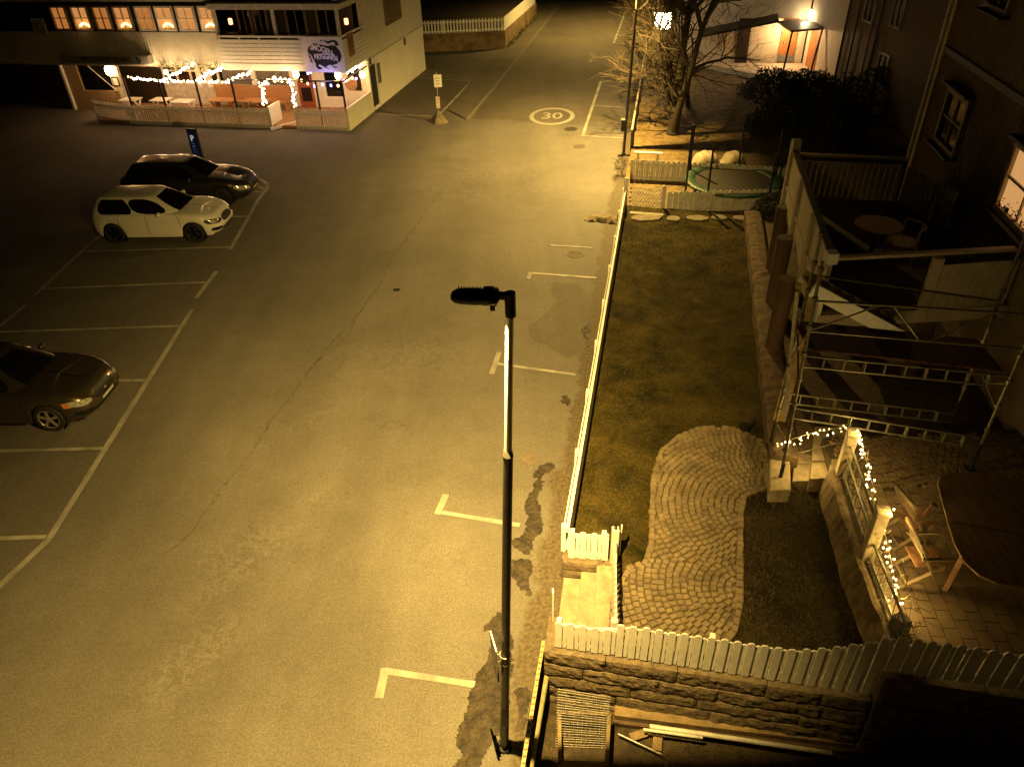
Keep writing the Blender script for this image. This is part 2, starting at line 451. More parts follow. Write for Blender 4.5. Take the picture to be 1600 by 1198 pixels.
# damp stain sheet near the bays
STAIN = asphalt('damp_asphalt', (.118, .107, .09))
mb = MB(); p = jag([(845, 497), (870, 470), (860, 455), (864, 440), (905, 445), (925, 470), (915, 545), (890, 560), (865, 545), (830, 530), (826, 510)], 0, .03)
mb.add([(q.x, q.y, .005) for q in p], [tuple(range(len(p)))]); struct(mb.obj('damp_patch', STAIN))
# long crack
CRACK = mat('crack_tar', (.085, .075, .06), .9, var=.4, scale=10)
mb = MB()
def crack(pts, w):
    P0 = [G(u, v, .006) for u, v in pts]; q = []
    for a, b in zip(P0, P0[1:]):
        k = max(2, int((b-a).length/.12))
        for i in range(k): q.append(a.lerp(b, i/k))
    L0 = []; R0 = []
    for i, c in enumerate(q):
        d = (q[min(i+1, len(q)-1)]-q[max(0, i-1)]).normalized(); nn = Vector((-d.y, d.x, 0))
        off = nn*random.uniform(-.03, .03); ww = w*random.uniform(.1, 1.5)
        L0.append(c+off+nn*ww); R0.append(c+off-nn*ww)
    for i in range(len(q)-1):
        if random.random() < .93: mb.quad(R0[i], R0[i+1], L0[i+1], L0[i])
crack([(700, 290), (672, 318), (655, 345), (610, 408), (590, 450), (560, 490), (510, 545), (462, 608), (425, 655), (405, 688), (380, 725), (345, 765), (325, 795), (290, 840), (262, 862), (232, 880)], .016)
crack([(560, 490), (545, 520), (500, 560), (462, 600)], .012)
crack([(735, 270), (690, 262), (640, 262), (560, 255), (480, 262)], .012)
struct(mb.obj('asphalt_crack', CRACK))
mbh = MB(); cH = G(945, 344, 0); st = .04; ix = {}; vv = []
for i in range(40):
    for j in range(22):
        x, y = (i-20)*st, (j-11)*st; hgt_ = .16*(1-abs(x/.72)**2.2-abs((y+.12*math.sin(x*4))/.30)**2)+.07*noise.noise(Vector((x*6, y*6, 4)))
        if hgt_ > 0: ix[i, j] = len(vv); vv.append((cH.x+x, cH.y+y, hgt_+.02*noise.noise(Vector((x*25, y*25, 1)))))
mbh.add(vv, [(ix[i, j], ix[i+1, j], ix[i+1, j+1], ix[i, j+1]) for (i, j) in ix if (i+1, j) in ix and (i+1, j+1) in ix and (i, j+1) in ix])
o_h = mbh.obj('grit_heap', mat('pale_grit', (.30, .25, .17), .95, col2=(.09, .07, .04), scale=9, bump=1, bscale=20)); tag(o_h, 'low pale heap of grit at the road edge beside the garden fence end', 'grit heap')
# manholes and small covers
def cover(u, v, r, lab, m=DARKM):
    c = G(u, v, 0); mb = MB(); n = 24
    for rr, z in ((r, .006),):
        mb.prism([(c.x+rr*math.cos(2*math.pi*i/n), c.y+rr*math.sin(2*math.pi*i/n)) for i in range(n)], .001, .012)
    for k in range(-3, 4):
        w = math.sqrt(max(.01, r*r*.7-(k*r*.22)**2)); mb.box((c.x, c.y+k*r*.22, .015), (2*w, r*.08, .006))
    tag(mb.obj('manhole_cover', m), lab, 'manhole cover', 'round covers set in the road')
cover(892, 202, .30, 'dark round manhole cover just below the ring of the 30 marking', mat('cast_iron', (.04, .035, .03), .7))
IRONP = mat('dusty_iron', (.12, .10, .08), .85, var=.3)
cover(905, 229, .27, 'pale dusty manhole cover on the road between the 30 marking and second lamp', IRONP)
cover(899, 397, .27, 'pale sunken round cover beyond the bay line near the garden fence', mat('dusty_iron2', (.135, .12, .1), .9))
cover(828, 717, .17, 'pale round cover right of the lamp pole, above the dirt', mat('dusty_iron3', (.15, .12, .09), .9))
cover(620, 453, .07, 'tiny dark round valve cover alone in the middle of the road', DARKM)

# ================================================================== STREET LAMPS
def street_lamp(base, top, headdir, label, power, lobe=.8):
    base, top = Vector(base), Vector(top); t = thing('street_lamp', label, 'street lamp', base, 'street lamps along the road')
    jn = base.lerp(top, .765)
    mb = MB(); mb.tube([base, base.lerp(top, .35), jn], [.058, .052, .047], 16); mb.obj('lower_pole', POLE, t)
    mb = MB(); mb.tube([jn+Vector((0, 0, -.02)), jn+Vector((0, 0, .05))], [.051, .038], 16); mb.obj('joint_collar', POLE, t)
    mb = MB(); mb.tube([jn, top], [.036, .032], 16); mb.obj('upper_pole', mat('bright_galvanised', (.62, .60, .55), .38, .25, var=.15, scale=10), t)
    mb = MB(); mb.tube([base+Vector((0, 0, -.02)), base+Vector((0, 0, .05))], [.11, .10], 20); mb.obj('base_flange', DARKM, t)
    mb = MB(); mb.box(base.lerp(top, .12)+Vector((.0, -.057, 0)), (.07, .012, .35)); mb.obj('service_door', DARKM, t)
    h = Vector(headdir).normalized(); w = Vector((-h.y, h.x, 0))
    # head: neck joint, gear housing, ribbed LED body
    mb = MB(); mb.tube([top-Vector((0, 0, .16)), top+Vector((0, 0, .05))], [.044, .044], 16); mb.bar(top+Vector((0, 0, .02)), top+h*.10+Vector((0, 0, .02)), .062, .05)
    mb.obj('neck', BLACKM, t, bevel=.008)
    def loft(st, name, m):
        mbh = MB(); K = 16; vs = []
        for (x, hw, zt, zb) in st:
            for k in range(K):
                a = 2*math.pi*k/K; ca, sa = math.cos(a), math.sin(a)
                yy = hw*math.copysign(abs(ca)**.6, ca); zz = (zt+zb)/2+(zt-zb)/2*math.copysign(abs(sa)**.6, sa)
                vs.append(top+h*x+w*yy+Vector((0, 0, zz)))
        S = len(st)
        fs = [(i*K+j, i*K+(j+1) % K, (i+1)*K+(j+1) % K, (i+1)*K+j) for i in range(S-1) for j in range(K)]
        mbh.add(vs, fs, True); mbh.add(vs[:K], [tuple(range(K))[::-1]]); mbh.add(vs[-K:], [tuple(range(K))])
        return mbh.obj(name, m, t)
    loft([(.085, .035, .045, -.02), (.10, .072, .07, -.045), (.15, .086, .078, -.05), (.215, .086, .072, -.05), (.225, .078, .06, -.048)], 'gear_housing', BLACKM)
    loft([(.22, .074, .052, -.048), (.26, .080, .055, -.052), (.38, .076, .052, -.052), (.44, .062, .044, -.046), (.47, .036, .028, -.03)], 'led_body', BLACKM)
    mb = MB()
    for k in range(9): mb.box(top+h*(.24+k*.022)+Vector((0, 0, .057)), (.006, .11-.003*k, .014), rz=math.atan2(h.y, h.x))
    mb.obj('cooling_fins', BLACKM, t)
    lc = top+h*.30+Vector((0, 0, -.034))
    mb = MB(); mb.box(lc+Vector((0, 0, -.020)), (.18, .06, .004), rz=math.atan2(h.y, h.x))
    mb.obj('led_panel', mat('led_panel', (.9, .8, .5), .3, emit=GOLD, estr=40), t)
    src = top+h*.165+Vector((0, 0, -.064))
    for sgn in (1, -1):     # street optics: wide downlight plus two lobes thrown up and down the road
        q = (Vector((0, 0, -1))+h*.30+w*sgn*-1.3).normalized().to_track_quat('-Z', 'Y').to_euler()
        sp = light('lamp_light', 'SPOT', src, power*lobe, GOLD, .015, t, q, spot=R(88)); sp.data.spot_blend = 1.0
    sp = light('lamp_light', 'SPOT', src, power, GOLD, .015, t, (0, 0, 0), spot=R(164)); sp.data.spot_blend = .5; sp.scale = (.6, 1, 1)
    # added light-blocking plates behind the source, not lamp parts, to keep gardens dark
    mb = MB(); c_ = src-h*.018+Vector((0, 0, -.012)); mb.box(c_, (.003, .10, .062), rz=math.atan2(h.y, h.x)); mb.obj('added_back_blocker', BLACKM, t)
    for sgn in (1, -1):
        mb = MB(); mb.box(src-h*.028+w*sgn*.036+Vector((0, 0, -.008)), (.040, .003, .054), rz=math.atan2(h.y, h.x)); mb.obj('added_side_blocker', BLACKM, t)
    return t
L1B, L1T = G(788, 1166), G(797, 466, 7.0)
lamp1 = street_lamp(L1B, L1T, G(708, 462, 7.0)-G(797, 466, 7.0), 'tall slim street lamp with black LED head standing in the foreground of the road', 10600)
# small plates strapped to the lower pole, seen almost edge-on
def pole_pt(f): return L1B.lerp(L1T, f)
zz = .0
for f in [i/200 for i in range(200)]:
    inv = Matrix((RX, RY, RZ)).transposed(); q = inv @ (pole_pt(f)-Vector((0, 0, CH)))
    if 599-FPX*q.y/-q.z < 1030: zz = f; break
pp = pole_pt(zz)
t = thing('pole_sign', 'white rectangular sign plate strapped low on the foreground lamp pole, seen edge-on', 'sign', pp)
sd = Vector((-.10, .0, 0)); fdir = Vector((.30, -.95, 0)).normalized()
mb = MB(); cc = pp+Vector((-.13, .02, .12)); mb.box(cc, (.015, .30, .42), rz=R(14)); mb.obj('plate', WHITE, t, bevel=.004)
mb = MB(); mb.box(cc+Vector((.012, 0, -.30)), (.02, .22, .30), rz=R(14)); mb.obj('lower_plate', BLACKM, t)
for dz in (-.04, .10):
    ring = [pp+Vector((.066*math.cos(a), .066*math.sin(a), dz)) for a in [2*math.pi*k/16 for k in range(17)]]
    mb = MB(); mb.tube(ring, .006, 6, False); mb.bar(pp+Vector((-.06, 0, dz)), cc+Vector((0, -.02, dz-.12)), .012, .012); mb.obj('clamp', STEEL, t)

L2B = G(974, 243)
L2T = VP(992, -68.5, (L2B.x, L2B.y), (L2B.x+1, L2B.y)); L2T = Vector((L2B.x+.18, L2B.y-.1, 7.0))
lamp2 = street_lamp(L2B, L2T, (-1, .05, 0), 'tall slim street lamp further up the road beside the bare tree', 14000, .25)
t = thing('pole_box', 'small dark equipment box strapped on the far lamp pole', 'box', L2B.lerp(L2T, .17))
pb = L2B.lerp(L2T, .17); mb = MB(); mb.box(pb+Vector((-.13, -.02, 0)), (.12, .16, .42)); mb.obj('case', DARKM, t, bevel=.01)
mb = MB(); mb.box(pb+Vector((-.13, -.02, .235)), (.15, .19, .03)); mb.obj('lid', STEEL, t)

# lanterns further off
def lantern_post(p, h, s, label, power, colr):
    t = thing('lantern_post', label, 'lantern', (p[0], p[1], 0), 'lantern posts behind the bare tree'); p = Vector((p[0], p[1], 0))
    mb = MB(); mb.tube([p, p+Vector((0, 0, h-.1))], [.06, .045], 10); mb.obj('post', BLACKM, t)
    mb = MB(); mb.prism([(p.x+s*.5*math.cos(k*math.pi/3), p.y+s*.5*math.sin(k*math.pi/3)) for k in range(6)], h, h+s*.85)
    mb.obj('lantern_glass', mat('lantern_glow', (1, .9, .7), .4, emit=(1, .80, .48), estr=25), t)
    mb = MB(); mb.tube([p+Vector((0, 0, h+s*.85)), p+Vector((0, 0, h+s*1.25))], [s*.62, .03], 6); mb.obj('lantern_roof', BLACKM, t)
    light('lantern_light', 'POINT', p+Vector((0, 0, h+s*.4+0)), power, colr, s*.55, t)
lp = G(1035, 35, 3.2); lantern_post(lp, 2.95, .85, 'large bright lantern glowing through the branches of the bare tree', 330, (1, .60, .26))
lp = G(1105, 17, 3.0); lantern_post(lp, 2.85, .26, 'small round lantern glowing right of the bare tree', 40, (1, .66, .3))
sb_ = light('street_light_beyond', 'SPOT', (7.2, 55, 7.0), 6500, GOLD, .1, None, (0, 0, 0), spot=R(140)); sb_.data.spot_blend = .6

# ================================================================== PICKET FENCES
def picket(mb, base, up_h, along, w, th, n_out, round_top=True):
    lean = random.gauss(0, .006); up_h += random.uniform(-.007, .007)
    """one upright board standing at base; top rounded"""
    a = along.normalized(); nn = n_out.normalized()
    prof = [(-w/2, 0), (w/2, 0), (w/2, up_h-w*.4)]
    if round_top:
        for k in range(1, 6):
            an = math.pi*k/6; prof.append((w/2*math.cos(an), up_h-w*.4+w*.4*math.sin(an)))
    prof.append((-w/2, up_h-w*.4)) if round_top else prof.extend([(w/2, up_h), (-w/2, up_h)])
    n = len(prof)
    vs = [base+a*(x+lean*z)+Vector((0, 0, z))-nn*th/2 for x, z in prof]+[base+a*(x+lean*z)+Vector((0, 0, z))+nn*th/2 for x, z in prof]
    mb.add(vs, [tuple(range(n)), tuple(range(2*n-1, n-1, -1))]+[(i, n+i, n+(i+1) % n, (i+1) % n) for i in range(n)])

def picket_fence(label, a, b, zb, height, wide=.095, narrow=.055, gap=.014, group=None, m=WHITE, zfun=None, hfun=None, posts=True, narrow_drop=.06, double=False, name='picket_fence', rail_side=1):
    a, b = Vector(a), Vector(b); a.z = b.z = 0; d = (b-a); L = d.length; d.normalize(); nn = Vector((d.y, -d.x, 0))
    zf = zfun or (lambda s: zb); hf = hfun or (lambda s: height)
    t = thing(name, label, 'fence', (a.x, a.y, zf(0)), group)
    s = 0; k = 0; segs = {}
    while s < L:
        w = wide if k % 2 == 0 or not narrow else narrow
        c = s+w/2; base = a+d*c+Vector((0, 0, zf(c)+random.uniform(-.004, .004)))
        hh = hf(c)-(narrow_drop if w == narrow else 0)
        key = 0
        segs.setdefault(key, MB())
        picket(segs[key], base+nn*(.012 if w == wide else -.004)*rail_side, hh, d, w, .02, nn)
        if double: picket(segs[key], base-nn*.062*rail_side, hh, d, w, .02, nn)
        s += w+gap; k += 1
    segs[0].obj('picket_row', m, t)
    nseg = max(1, int(L/.5)); rl = [MB(), MB()]
    for i in range(nseg):
        s0, s1 = L*i/nseg, L*(i+1)/nseg
        for j, f in enumerate((.16, .80)):
            p = a+d*s0-nn*.02*rail_side+Vector((0, 0, zf(s0+.01)+hf(s0+.01)*f)); q = a+d*s1-nn*.02*rail_side+Vector((0, 0, zf(s1-.01)+hf(s1-.01)*f))
            rl[j].bar(p, q, .035, .07)
    for r in rl: r.obj('rail', m, t)
    if posts:
        npst = max(2, int(L/1.8)+1)
        for i in range(npst):
            s0 = .05+(L-.1)*i/(npst-1); mbp = MB(); p = a+d*s0-nn*.075*rail_side
            mbp.box(p+Vector((0, 0, zf(s0)+hf(s0)*.46)), (.07, .07, hf(s0)*.92), rz=math.atan2(d.y, d.x)); mbp.obj('post', m, t)
    return t

# ---- garden ground (raised lawn), its retaining plinth and the steps
GS = Vector((CORN.x, CORN.y, 0))
SA = G(867, 1010, ZG)            # start of the south fence
SAx = Vector((SA.x-.10, SA.y, 0))
gate_S = SA+WD*.82; gate_N = G(958, 874, ZG)
EDGE_N = G(890, 868, ZG); EDGE_N.z = 0
def off(p, x, y): return Vector((p.x+x, p.y+y, 0))
WFA = off(FA, 0, 0)
lawn_pts = [gate_S, gate_N, EDGE_N, off(FB, .02, 0), Vector((7.6, 21.8, 0)), Vector((8.2, 21.3, 0)), Vector((5.55, 11.2, 0)), Vector((5.0, 9.7, 0)), Vector((4.75, 5.75, 0))]
def grass_mat(name, a, b, c):
    m = bpy.data.materials.new(name); m.use_nodes = True; nt = m.node_tree; bs = nt.nodes['Principled BSDF']; P = pos_nodes(nt)
    f = noise_n(nt, P, 1.3, 6, .7, .4); f2 = noise_n(nt, P, 24, 5, .8)
    cc = mix_n(nt, ramp_n(nt, f, .35, .66), a, b); cc = mix_n(nt, ramp_n(nt, f2, .42, .7), cc, c)
    nt.links.new(cc, bs.inputs['Base Color']); bs.inputs['Roughness'].default_value = 1; bs.inputs['Specular IOR Level'].default_value = .1
    bu = nt.nodes.new('ShaderNodeBump'); bu.inputs['Strength'].default_value = 1; bu.inputs['Distance'].default_value = .05
    nt.links.new(noise_n(nt, P, 16, 8, .8), bu.inputs['Height']); nt.links.new(bu.outputs[0], bs.inputs['Normal'])
    return m
LAWN = grass_mat('winter_lawn', (.020, .019, .004), (.115, .086, .022), (.010, .009, .003))
BED = grass_mat('bare_bed', (.020, .016, .008), (.06, .046, .018), (.010, .008, .004))
mb = MB(); mb.prism([(p.x, p.y) for p in lawn_pts], -.3, ZG); struct(mb.obj('lawn_ground', LAWN))
# planting bed south-east of the path
bed = [G(u, v, ZG+.01).to_2d() for u, v in ((1160, 775), (1195, 765), (1238, 768), (1300, 760), (1330, 745), (1345, 800), (1365, 900), (1385, 1000), (1150, 1020), (1157, 950), (1160, 870))]
mb = MB(); mb.sheet(bed, ZG+.008); struct(mb.obj('garden_bed', BED))
# far garden behind the lawn (trampoline, tree)
mb = MB(); far = [(off(FB, 0, 0).x-.25, FB.y-.1), (FB.x-.2, 23.0), G(985, 240, .3).to_2d()[:], G(1010, 90, .3).to_2d()[:], (12, 47), (60, 50), (60, -5), (8.3, 9), (7.5, 21.7)]
mb.prism([tuple(p) for p in far], -.3, .30)
FARG = mat('rough_grass', (.17, .115, .045), .95, var=.6, scale=3, bump=1.0, bscale=9)
struct(mb.obj('rough_ground', FARG))

# plinth blocks under the road fence and by the steps
def blocks(mb, a, d, out, L, z1, courses, depth=.28, lens=(.9, 1.3), rough=.022, seed=1, step=.015):
    rnd = random.Random(seed); z = z1
    for ci, h in enumerate(courses):
        s = -rnd.uniform(0, .5) if ci else 0
        while s < L:
            l = rnd.uniform(*lens); s0 = max(s, 0); s1 = min(s+l, L)
            if s1-s0 > .05:
                nx, nz = max(2, int((s1-s0)/.05)), max(3, int(h/.05))
                prj = out*(ci*step+rnd.uniform(-.006, .01)); g = .006
                vs = []; ix = {}
                for i in range(nx+1):
                    for j in range(nz+1):
                        ss = s0+g+(s1-s0-2*g)*i/nx; zz = z-g*.6-(h-1.2*g)*j/nz
                        edge = min(i, nx-i, 1)*min(j, nz-j, 1)
                        nz3 = noise.noise(Vector((ss*7+ci*5+seed, zz*9, seed*3.1)))+.5*noise.noise(Vector((ss*19, zz*21+ci, seed)))
                        o_ = (.004+rough*1.0*nz3+rough*.5*noise.noise(Vector((ss*40, zz*44, seed)))+rough*.5) if edge else rough*.5*nz3-.003
                        vs.append(a+d*ss+out*o_+prj+Vector((0, 0, zz)))
                fs = [(i*(nz+1)+j, i*(nz+1)+j+1, (i+1)*(nz+1)+j+1, (i+1)*(nz+1)+j) for i in range(nx) for j in range(nz)]
                k = len(vs)
                # top, ends
                tb = [a+d*(s0+g)-out*depth+prj+Vector((0, 0, z)), a+d*(s1-g)-out*depth+prj+Vector((0, 0, z))]
                bb = [p-Vector((0, 0, h)) for p in tb]
                vs += tb+bb
                top = [i*(nz+1) for i in range(nx+1)]; bot = [i*(nz+1)+nz for i in range(nx+1)]
                fs.append(tuple([k+1, k]+top)[::1]); fs.append(tuple([k+2, k+3]+bot[::-1]))
                fs.append(tuple([k, k+2]+list(range(nz, -1, -1)))); e0 = nx*(nz+1)
                fs.append(tuple([k+3, k+1]+list(range(e0, e0+nz+1))))
                mb.add(vs, fs)
            s += l
        z -= h
FENW = Vector((SA.x-.12, SA.y+.16, 0))
mb = MB()
blocks(mb, FENW+WN*.23+Vector((0, 0, 0)), WD, WN, 4.42, ZG, [.27, .26, .24, .24, .2], .34, (.7, 1.5), seed=3)
HS = FENW+WN*.23+WD*4.45
blocks(mb, HS, WD, WN, 9, ZP, [.27, .27, .27, .27, .27, .27, .2], .34, (.9, 1.4), seed=5)
# end face towards the road
blocks(mb, FENW+WN*.23+Vector((0, 0, 0))-WN*.62, WN, -WD, .60, ZG, [.27, .28], .2, (.5, .8), seed=8)
granite_wall = tag(mb.obj('granite_wall', GRANITE), 'rough granite block retaining wall under the long south picket fence', 'wall')
mb = MB()
NW0 = EDGE_N+Vector((-.12, -.12, 0)); nd = (Vector((gate_N.x, gate_N.y, 0))-EDGE_N); nL = nd.length+.12; nd.normalize()
blocks(mb, NW0, nd, Vector((nd.y, -nd.x, 0)), nL, ZG, [.2, .18, .2], .22, (.45, .9), seed=11, rough=.014)
tag(mb.obj('granite_step_wall', GRANITE), 'short granite block wall beside the steps, under the small white fence', 'wall')
mb = MB(); PL = (FB-FA).length
blocks(mb, off(EDGE_N, -.13, -.05), FD, -FN, PL+.2, ZG, [.27, .30], .25, (.8, 1.4), seed=13, rough=.012, step=.01)
tag(mb.obj('garden_plinth', GRANITE), 'long low granite plinth carrying the road-side garden fence', 'wall')
# steps
def mid(a, b, t): return a.lerp(b, t)
S0 = Vector((FENW.x+.02, FENW.y+.0, 0))
ss = [(SA.x-.02, SA.y+.05), (SA.x+.27, SA.y-.01), (SA.x+.53, SA.y-.06), (gate_S.x, gate_S.y)]
nn_ = [(NW0.x+.02, NW0.y), (NW0.x+.30, NW0.y-.05), (NW0.x+.54, NW0.y-.09), (gate_N.x, gate_N.y)]
t = thing('entrance_steps', 'three broad stone steps rising from the street to the garden gate', 'steps', (ss[0][0], ss[0][1], 0))
STEP = mat('sandy_granite', (.30, .25, .18), .85, var=.35, scale=5, bump=.5, bscale=30)
for k, z in enumerate((.18, .37, .545)):
    mb = MB(); e1s, e1n = ss[3], nn_[3]
    mb.prism([ss[k], (ss[k+1][0]+.01, ss[k+1][1]), (nn_[k+1][0]+.01, nn_[k+1][1]), nn_[k]], 0 if k == 0 else z-.19, z)
    mb.obj('step', STEP, t, bevel=.012)

# ---- fences of the garden
def south_h(s):
    if s < .80: return .56
    if s < 3.15: return .56+.15*min(1, (s-.80)/.12)
    if s < 4.30: return .71+.55*((s-3.15)/1.15)**1.3
    return .70
def south_z(s): return ZG+.03 if s < 4.30 else ZP+.04
SE = SA+WD*10.5
t = picket_fence('long white south fence of rounded pickets, rising at its right part, on granite blocks', SA, SE, 0, 0, .098, .052, .011, zfun=south_z, hfun=south_h, group=None, rail_side=1)
mb = MB(); picket(mb, SA+Vector((-.03, .05, ZG+.03)), .62, Vector((0, 1, 0)), .09, .02, Vector((1, 0, 0))); mb.obj('end_board', WHITE, t)
fs_t = picket_fence('short white picket fence at the top of the steps beside the garden gate', EDGE_N+Vector((-.02, -.03, 0)), gate_N+Vector((-.12, 0, 0)), ZG+.01, .60, .098, .055, .012)
lf = picket_fence('long white road-side garden fence running up the road, seen from above', EDGE_N+Vector((-.03, .05, 0)), off(FB, 0, 0), ZG+.02, .63, .095, .095, .03, double=True, narrow_drop=0, rail_side=1)
# gate, open towards the garden, seen edge on
gp = Vector((gate_N.x-.02, gate_N.y-.04, ZG)); gq = Vector((gate_S.x+.02, gate_S.y+.08, ZG))
t = thing('garden_gate', 'narrow white slatted garden gate closing the steps, seen edge-on', 'gate', gp)
gd = (gq-gp).normalized(); gL = (gq-gp).length
mb = MB(); mb.box(gp+Vector((.02, .02, .36)), (.11, .11, .74)); mb.obj('gate_post', WHITE_OLD, t, bevel=.006)
mb = MB(); mb.box(gq+Vector((0, .04, .33)), (.09, .09, .62)); mb.obj('gate_post', WHITE_OLD, t, bevel=.006)
mb = MB(); mb.ball(gp+Vector((.02, .02, .75)), .03); mb.obj('post_knob', DARKM, t)
mb = MB()
k = 0; s = .12
while s < gL-.08:
    picket(mb, gp+gd*s+Vector((0, 0, .05)), .55, gd, .035, .018, Vector((1, 0, 0))); s += .10
mb.obj('slat_row', WHITE_OLD, t)
for z in (.12, .52):
    mb = MB(); mb.bar(gp+gd*.08+Vector((.02, 0, z)), gq-gd*.05+Vector((.02, 0, z)), .03, .06); mb.obj('gate_rail', WHITE_OLD, t)
mb = MB(); picket(mb, gp+Vector((.14, .16, 0)), .66, Vector((.2, 1, 0)), .09, .02, Vector((1, 0, 0))); mb.obj('return_board', WHITE, t)

# ---- cobbled path in fans
COB = mat('cobblestone', (.195, .152, .095), .85, var=.45, scale=3.2, bump=.5, bscale=40, coords='Object')
outl = px([(1122, 668), (1150, 672), (1186, 690), (1197, 712), (1199, 762), (1180, 768), (1162, 776), (1157, 800), (1156, 880), (1155, 950), (1148, 985), (1120, 1020), (972, 1010), (956, 985), (960, 930), (985, 888), (1008, 880), (1018, 855), (1019, 800), (1022, 745), (1034, 706), (1060, 684), (1090, 672)], ZG)
mb = MB(); mb.sheet([tuple(p) for p in outl], ZG+.012); struct(mb.obj('path_bed', mat('joint_sand', (.095, .072, .04), .95, var=.4, scale=10)))
mb = MB(); rnd = random.Random(4)
def stone(c, ang, a, b, z0=ZG, h=.045):
    ca, sa = math.cos(ang), math.sin(ang); top = []; bot = []
    q = []
    for x, y in ((-1, -1), (0, -1.04), (1, -1), (1.05, 0), (1, 1), (0, 1.04), (-1, 1), (-1.05, 0)):
        xx = x*a/2*rnd.uniform(.90, 1.03); yy = y*b/2*rnd.uniform(.90, 1.03); q.append((xx, yy))
    for s_, z in ((1.0, z0), (1.0, z0+h*.7), (.84, z0+h)):
        for xx, yy in q: top.append((c[0]+(xx*ca-yy*sa)*s_, c[1]+(xx*sa+yy*ca)*s_, z+rnd.uniform(-.003, .003)))
    fs = [(k*8+i, k*8+(i+1) % 8, (k+1)*8+(i+1) % 8, (k+1)*8+i) for k in range(2) for i in range(8)]+[tuple(range(16, 24))]
    mb.add(top, fs)
cA = G(1188, 800, ZG).to_2d(); cB = G(1103, 912, ZG).to_2d(); cC = G(1065, 800, ZG).to_2d()+Vector((-.9, 0))
poly = [tuple(p) for p in outl]
ctrs = [G(1196, 800, ZG).to_2d(), G(1163, 925, ZG).to_2d()]
for ci, ctr in enumerate(ctrs):
    r = .02
    while r < 3.2:
        n = max(1, int(2*math.pi*r/.108)); ph = rnd.uniform(0, 6.28)
        for i in range(n):
            an = ph+2*math.pi*i/n; p = ctr+Vector((math.cos(an), math.sin(an)))*(r+rnd.uniform(-.011, .011))
            if not inside(p, poly) or dist_edge(p, poly) < .05: continue
            d0, d1 = (p-ctrs[0]).length, (p-ctrs[1]).length
            own = 0 if (p.y > ctrs[1].y+.55+.10*(ctrs[1].x-p.x)+.06*math.sin(p.x*9)) else 1
            if own != ci: continue
            stone(p, an+rnd.uniform(-.13, .13), .100*rnd.uniform(.86, 1.03), .092*rnd.uniform(.82, 1.08))
        r += .112
# border courses along the path edge
n = len(outl)
per = []
for i in range(n):
    a, b = outl[i], outl[(i+1) % n]; k = max(1, int((b-a).length/.02))
    for j in range(k): per.append(a.lerp(b, j/k))
acc = 0; last = per[0]
for i, p in enumerate(per):
    acc += (p-last).length; last = p
    if acc > .135:
        acc = 0; d = per[(i+3) % len(per)]-per[i-3]; stone((p.x, p.y), math.atan2(d.y, d.x), .14*rnd.uniform(.7, 1.0), .11*rnd.uniform(.75, 1.15), h=.05)
struct(mb.obj('cobbled_path', COB))

# ---- grass blades (nobody could count them)
def blades(name, poly, n, h, colr, z, avoid=None, dens=None):
    mbg = MB(); xs = [p[0] for p in poly]; ys = [p[1] for p in poly]; rn = random.Random(9); c = 0
    while c < n:
        x, y = rn.uniform(min(xs), max(xs)), rn.uniform(min(ys), max(ys))
        if not inside((x, y), poly): c += .2; continue
        if avoid and inside((x, y), avoid): c += .5; continue
        if noise.noise(Vector((x*1.5, y*1.5, 3))) < rn.uniform(-.7, .3): c += .3; continue
        a = rn.uniform(0, 6.28); w = rn.uniform(.004, .009); hh = h*rn.uniform(.4, 1.2); lx, ly = rn.gauss(0, .5)*hh, rn.gauss(0, .5)*hh
        mbg.add([(x-w*math.cos(a), y-w*math.sin(a), z), (x+w*math.cos(a), y+w*math.sin(a), z), (x+lx, y+ly, z+hh)], [(0, 1, 2)]); c += 1
    o = mbg.obj(name, colr); o['kind'] = 'stuff'; tag(o, 'short winter grass of the garden lawn', 'grass'); return o
GR = mat('grass_blade', (.075, .062, .016), .8, var=.4, scale=2)
lp2 = [(p.x, p.y) for p in lawn_pts]
blades('lawn_grass', lp2, 42000, .035, GR, ZG, poly)
DRY = mat('dry_stalk', (.12, .09, .04), .85, var=.4)
o = blades('dry_grass', bed, 12000, .05, DRY, ZG); tag(o, 'dry withered stalks covering the garden bed', 'dry grass')

# ================================================================== THE BAR (left background)
BO = Vector((-6.31, 37.35, 0)); _a = R(168)
ES = Vector((math.cos(_a), math.sin(_a), 0)); ED = Vector((math.cos(_a+math.pi/2), math.sin(_a+math.pi/2), 0))   # left, towards the car park
def BW(s, d, z): return BO+ES*s+ED*d+Vector((0, 0, z))
def BL(u, v, d):
    p = VP(u, v, BO+ED*d, BO+ED*d+ES); q = p-BO; return q.dot(ES), q.z
def EWL(u, v):
    p = VP(u, v, BO, BO+ED); q = p-BO; return -q.dot(ED), q.z
class LB(MB):
    def bx(s, s0, s1, d0, d1, z0, z1):
        vs = [BW(a, b, z) for z in (z0, z1) for a, b in ((s0, d0), (s1, d0), (s1, d1), (s0, d1))]
        return s.add(vs, [(0, 1, 2, 3), (7, 6, 5, 4), (1, 0, 4, 5), (2, 1, 5, 6), (3, 2, 6, 7), (0, 3, 7, 4)])
LIT = mat('lit_curtain', (.5, .3, .12), .8, var=.5, scale=5, emit=(1.0, .36, .08), estr=.42, stretch=(6, 6, 1))
LIT2 = mat('lit_blind', (.5, .3, .12), .8, var=.3, scale=2, emit=(1.0, .42, .12), estr=.55)
DARKTRIM = mat('dark_trim', (.012, .010, .008), .6)
PINKW = mat('white_board_panel', (.66, .64, .60), .55, var=.1)
bar = thing('bar_building', 'two storey cream bar building with lit patio, balcony banner and row of lit windows', 'building', BO)
mb = LB(); mb.bx(0, .2, -9.05, .0, 0, 2.33); mb.bx(.004, .2, -9.04, 2.6, 4.92, 7); mb.obj('lower_side_wall', RENDERW, bar)
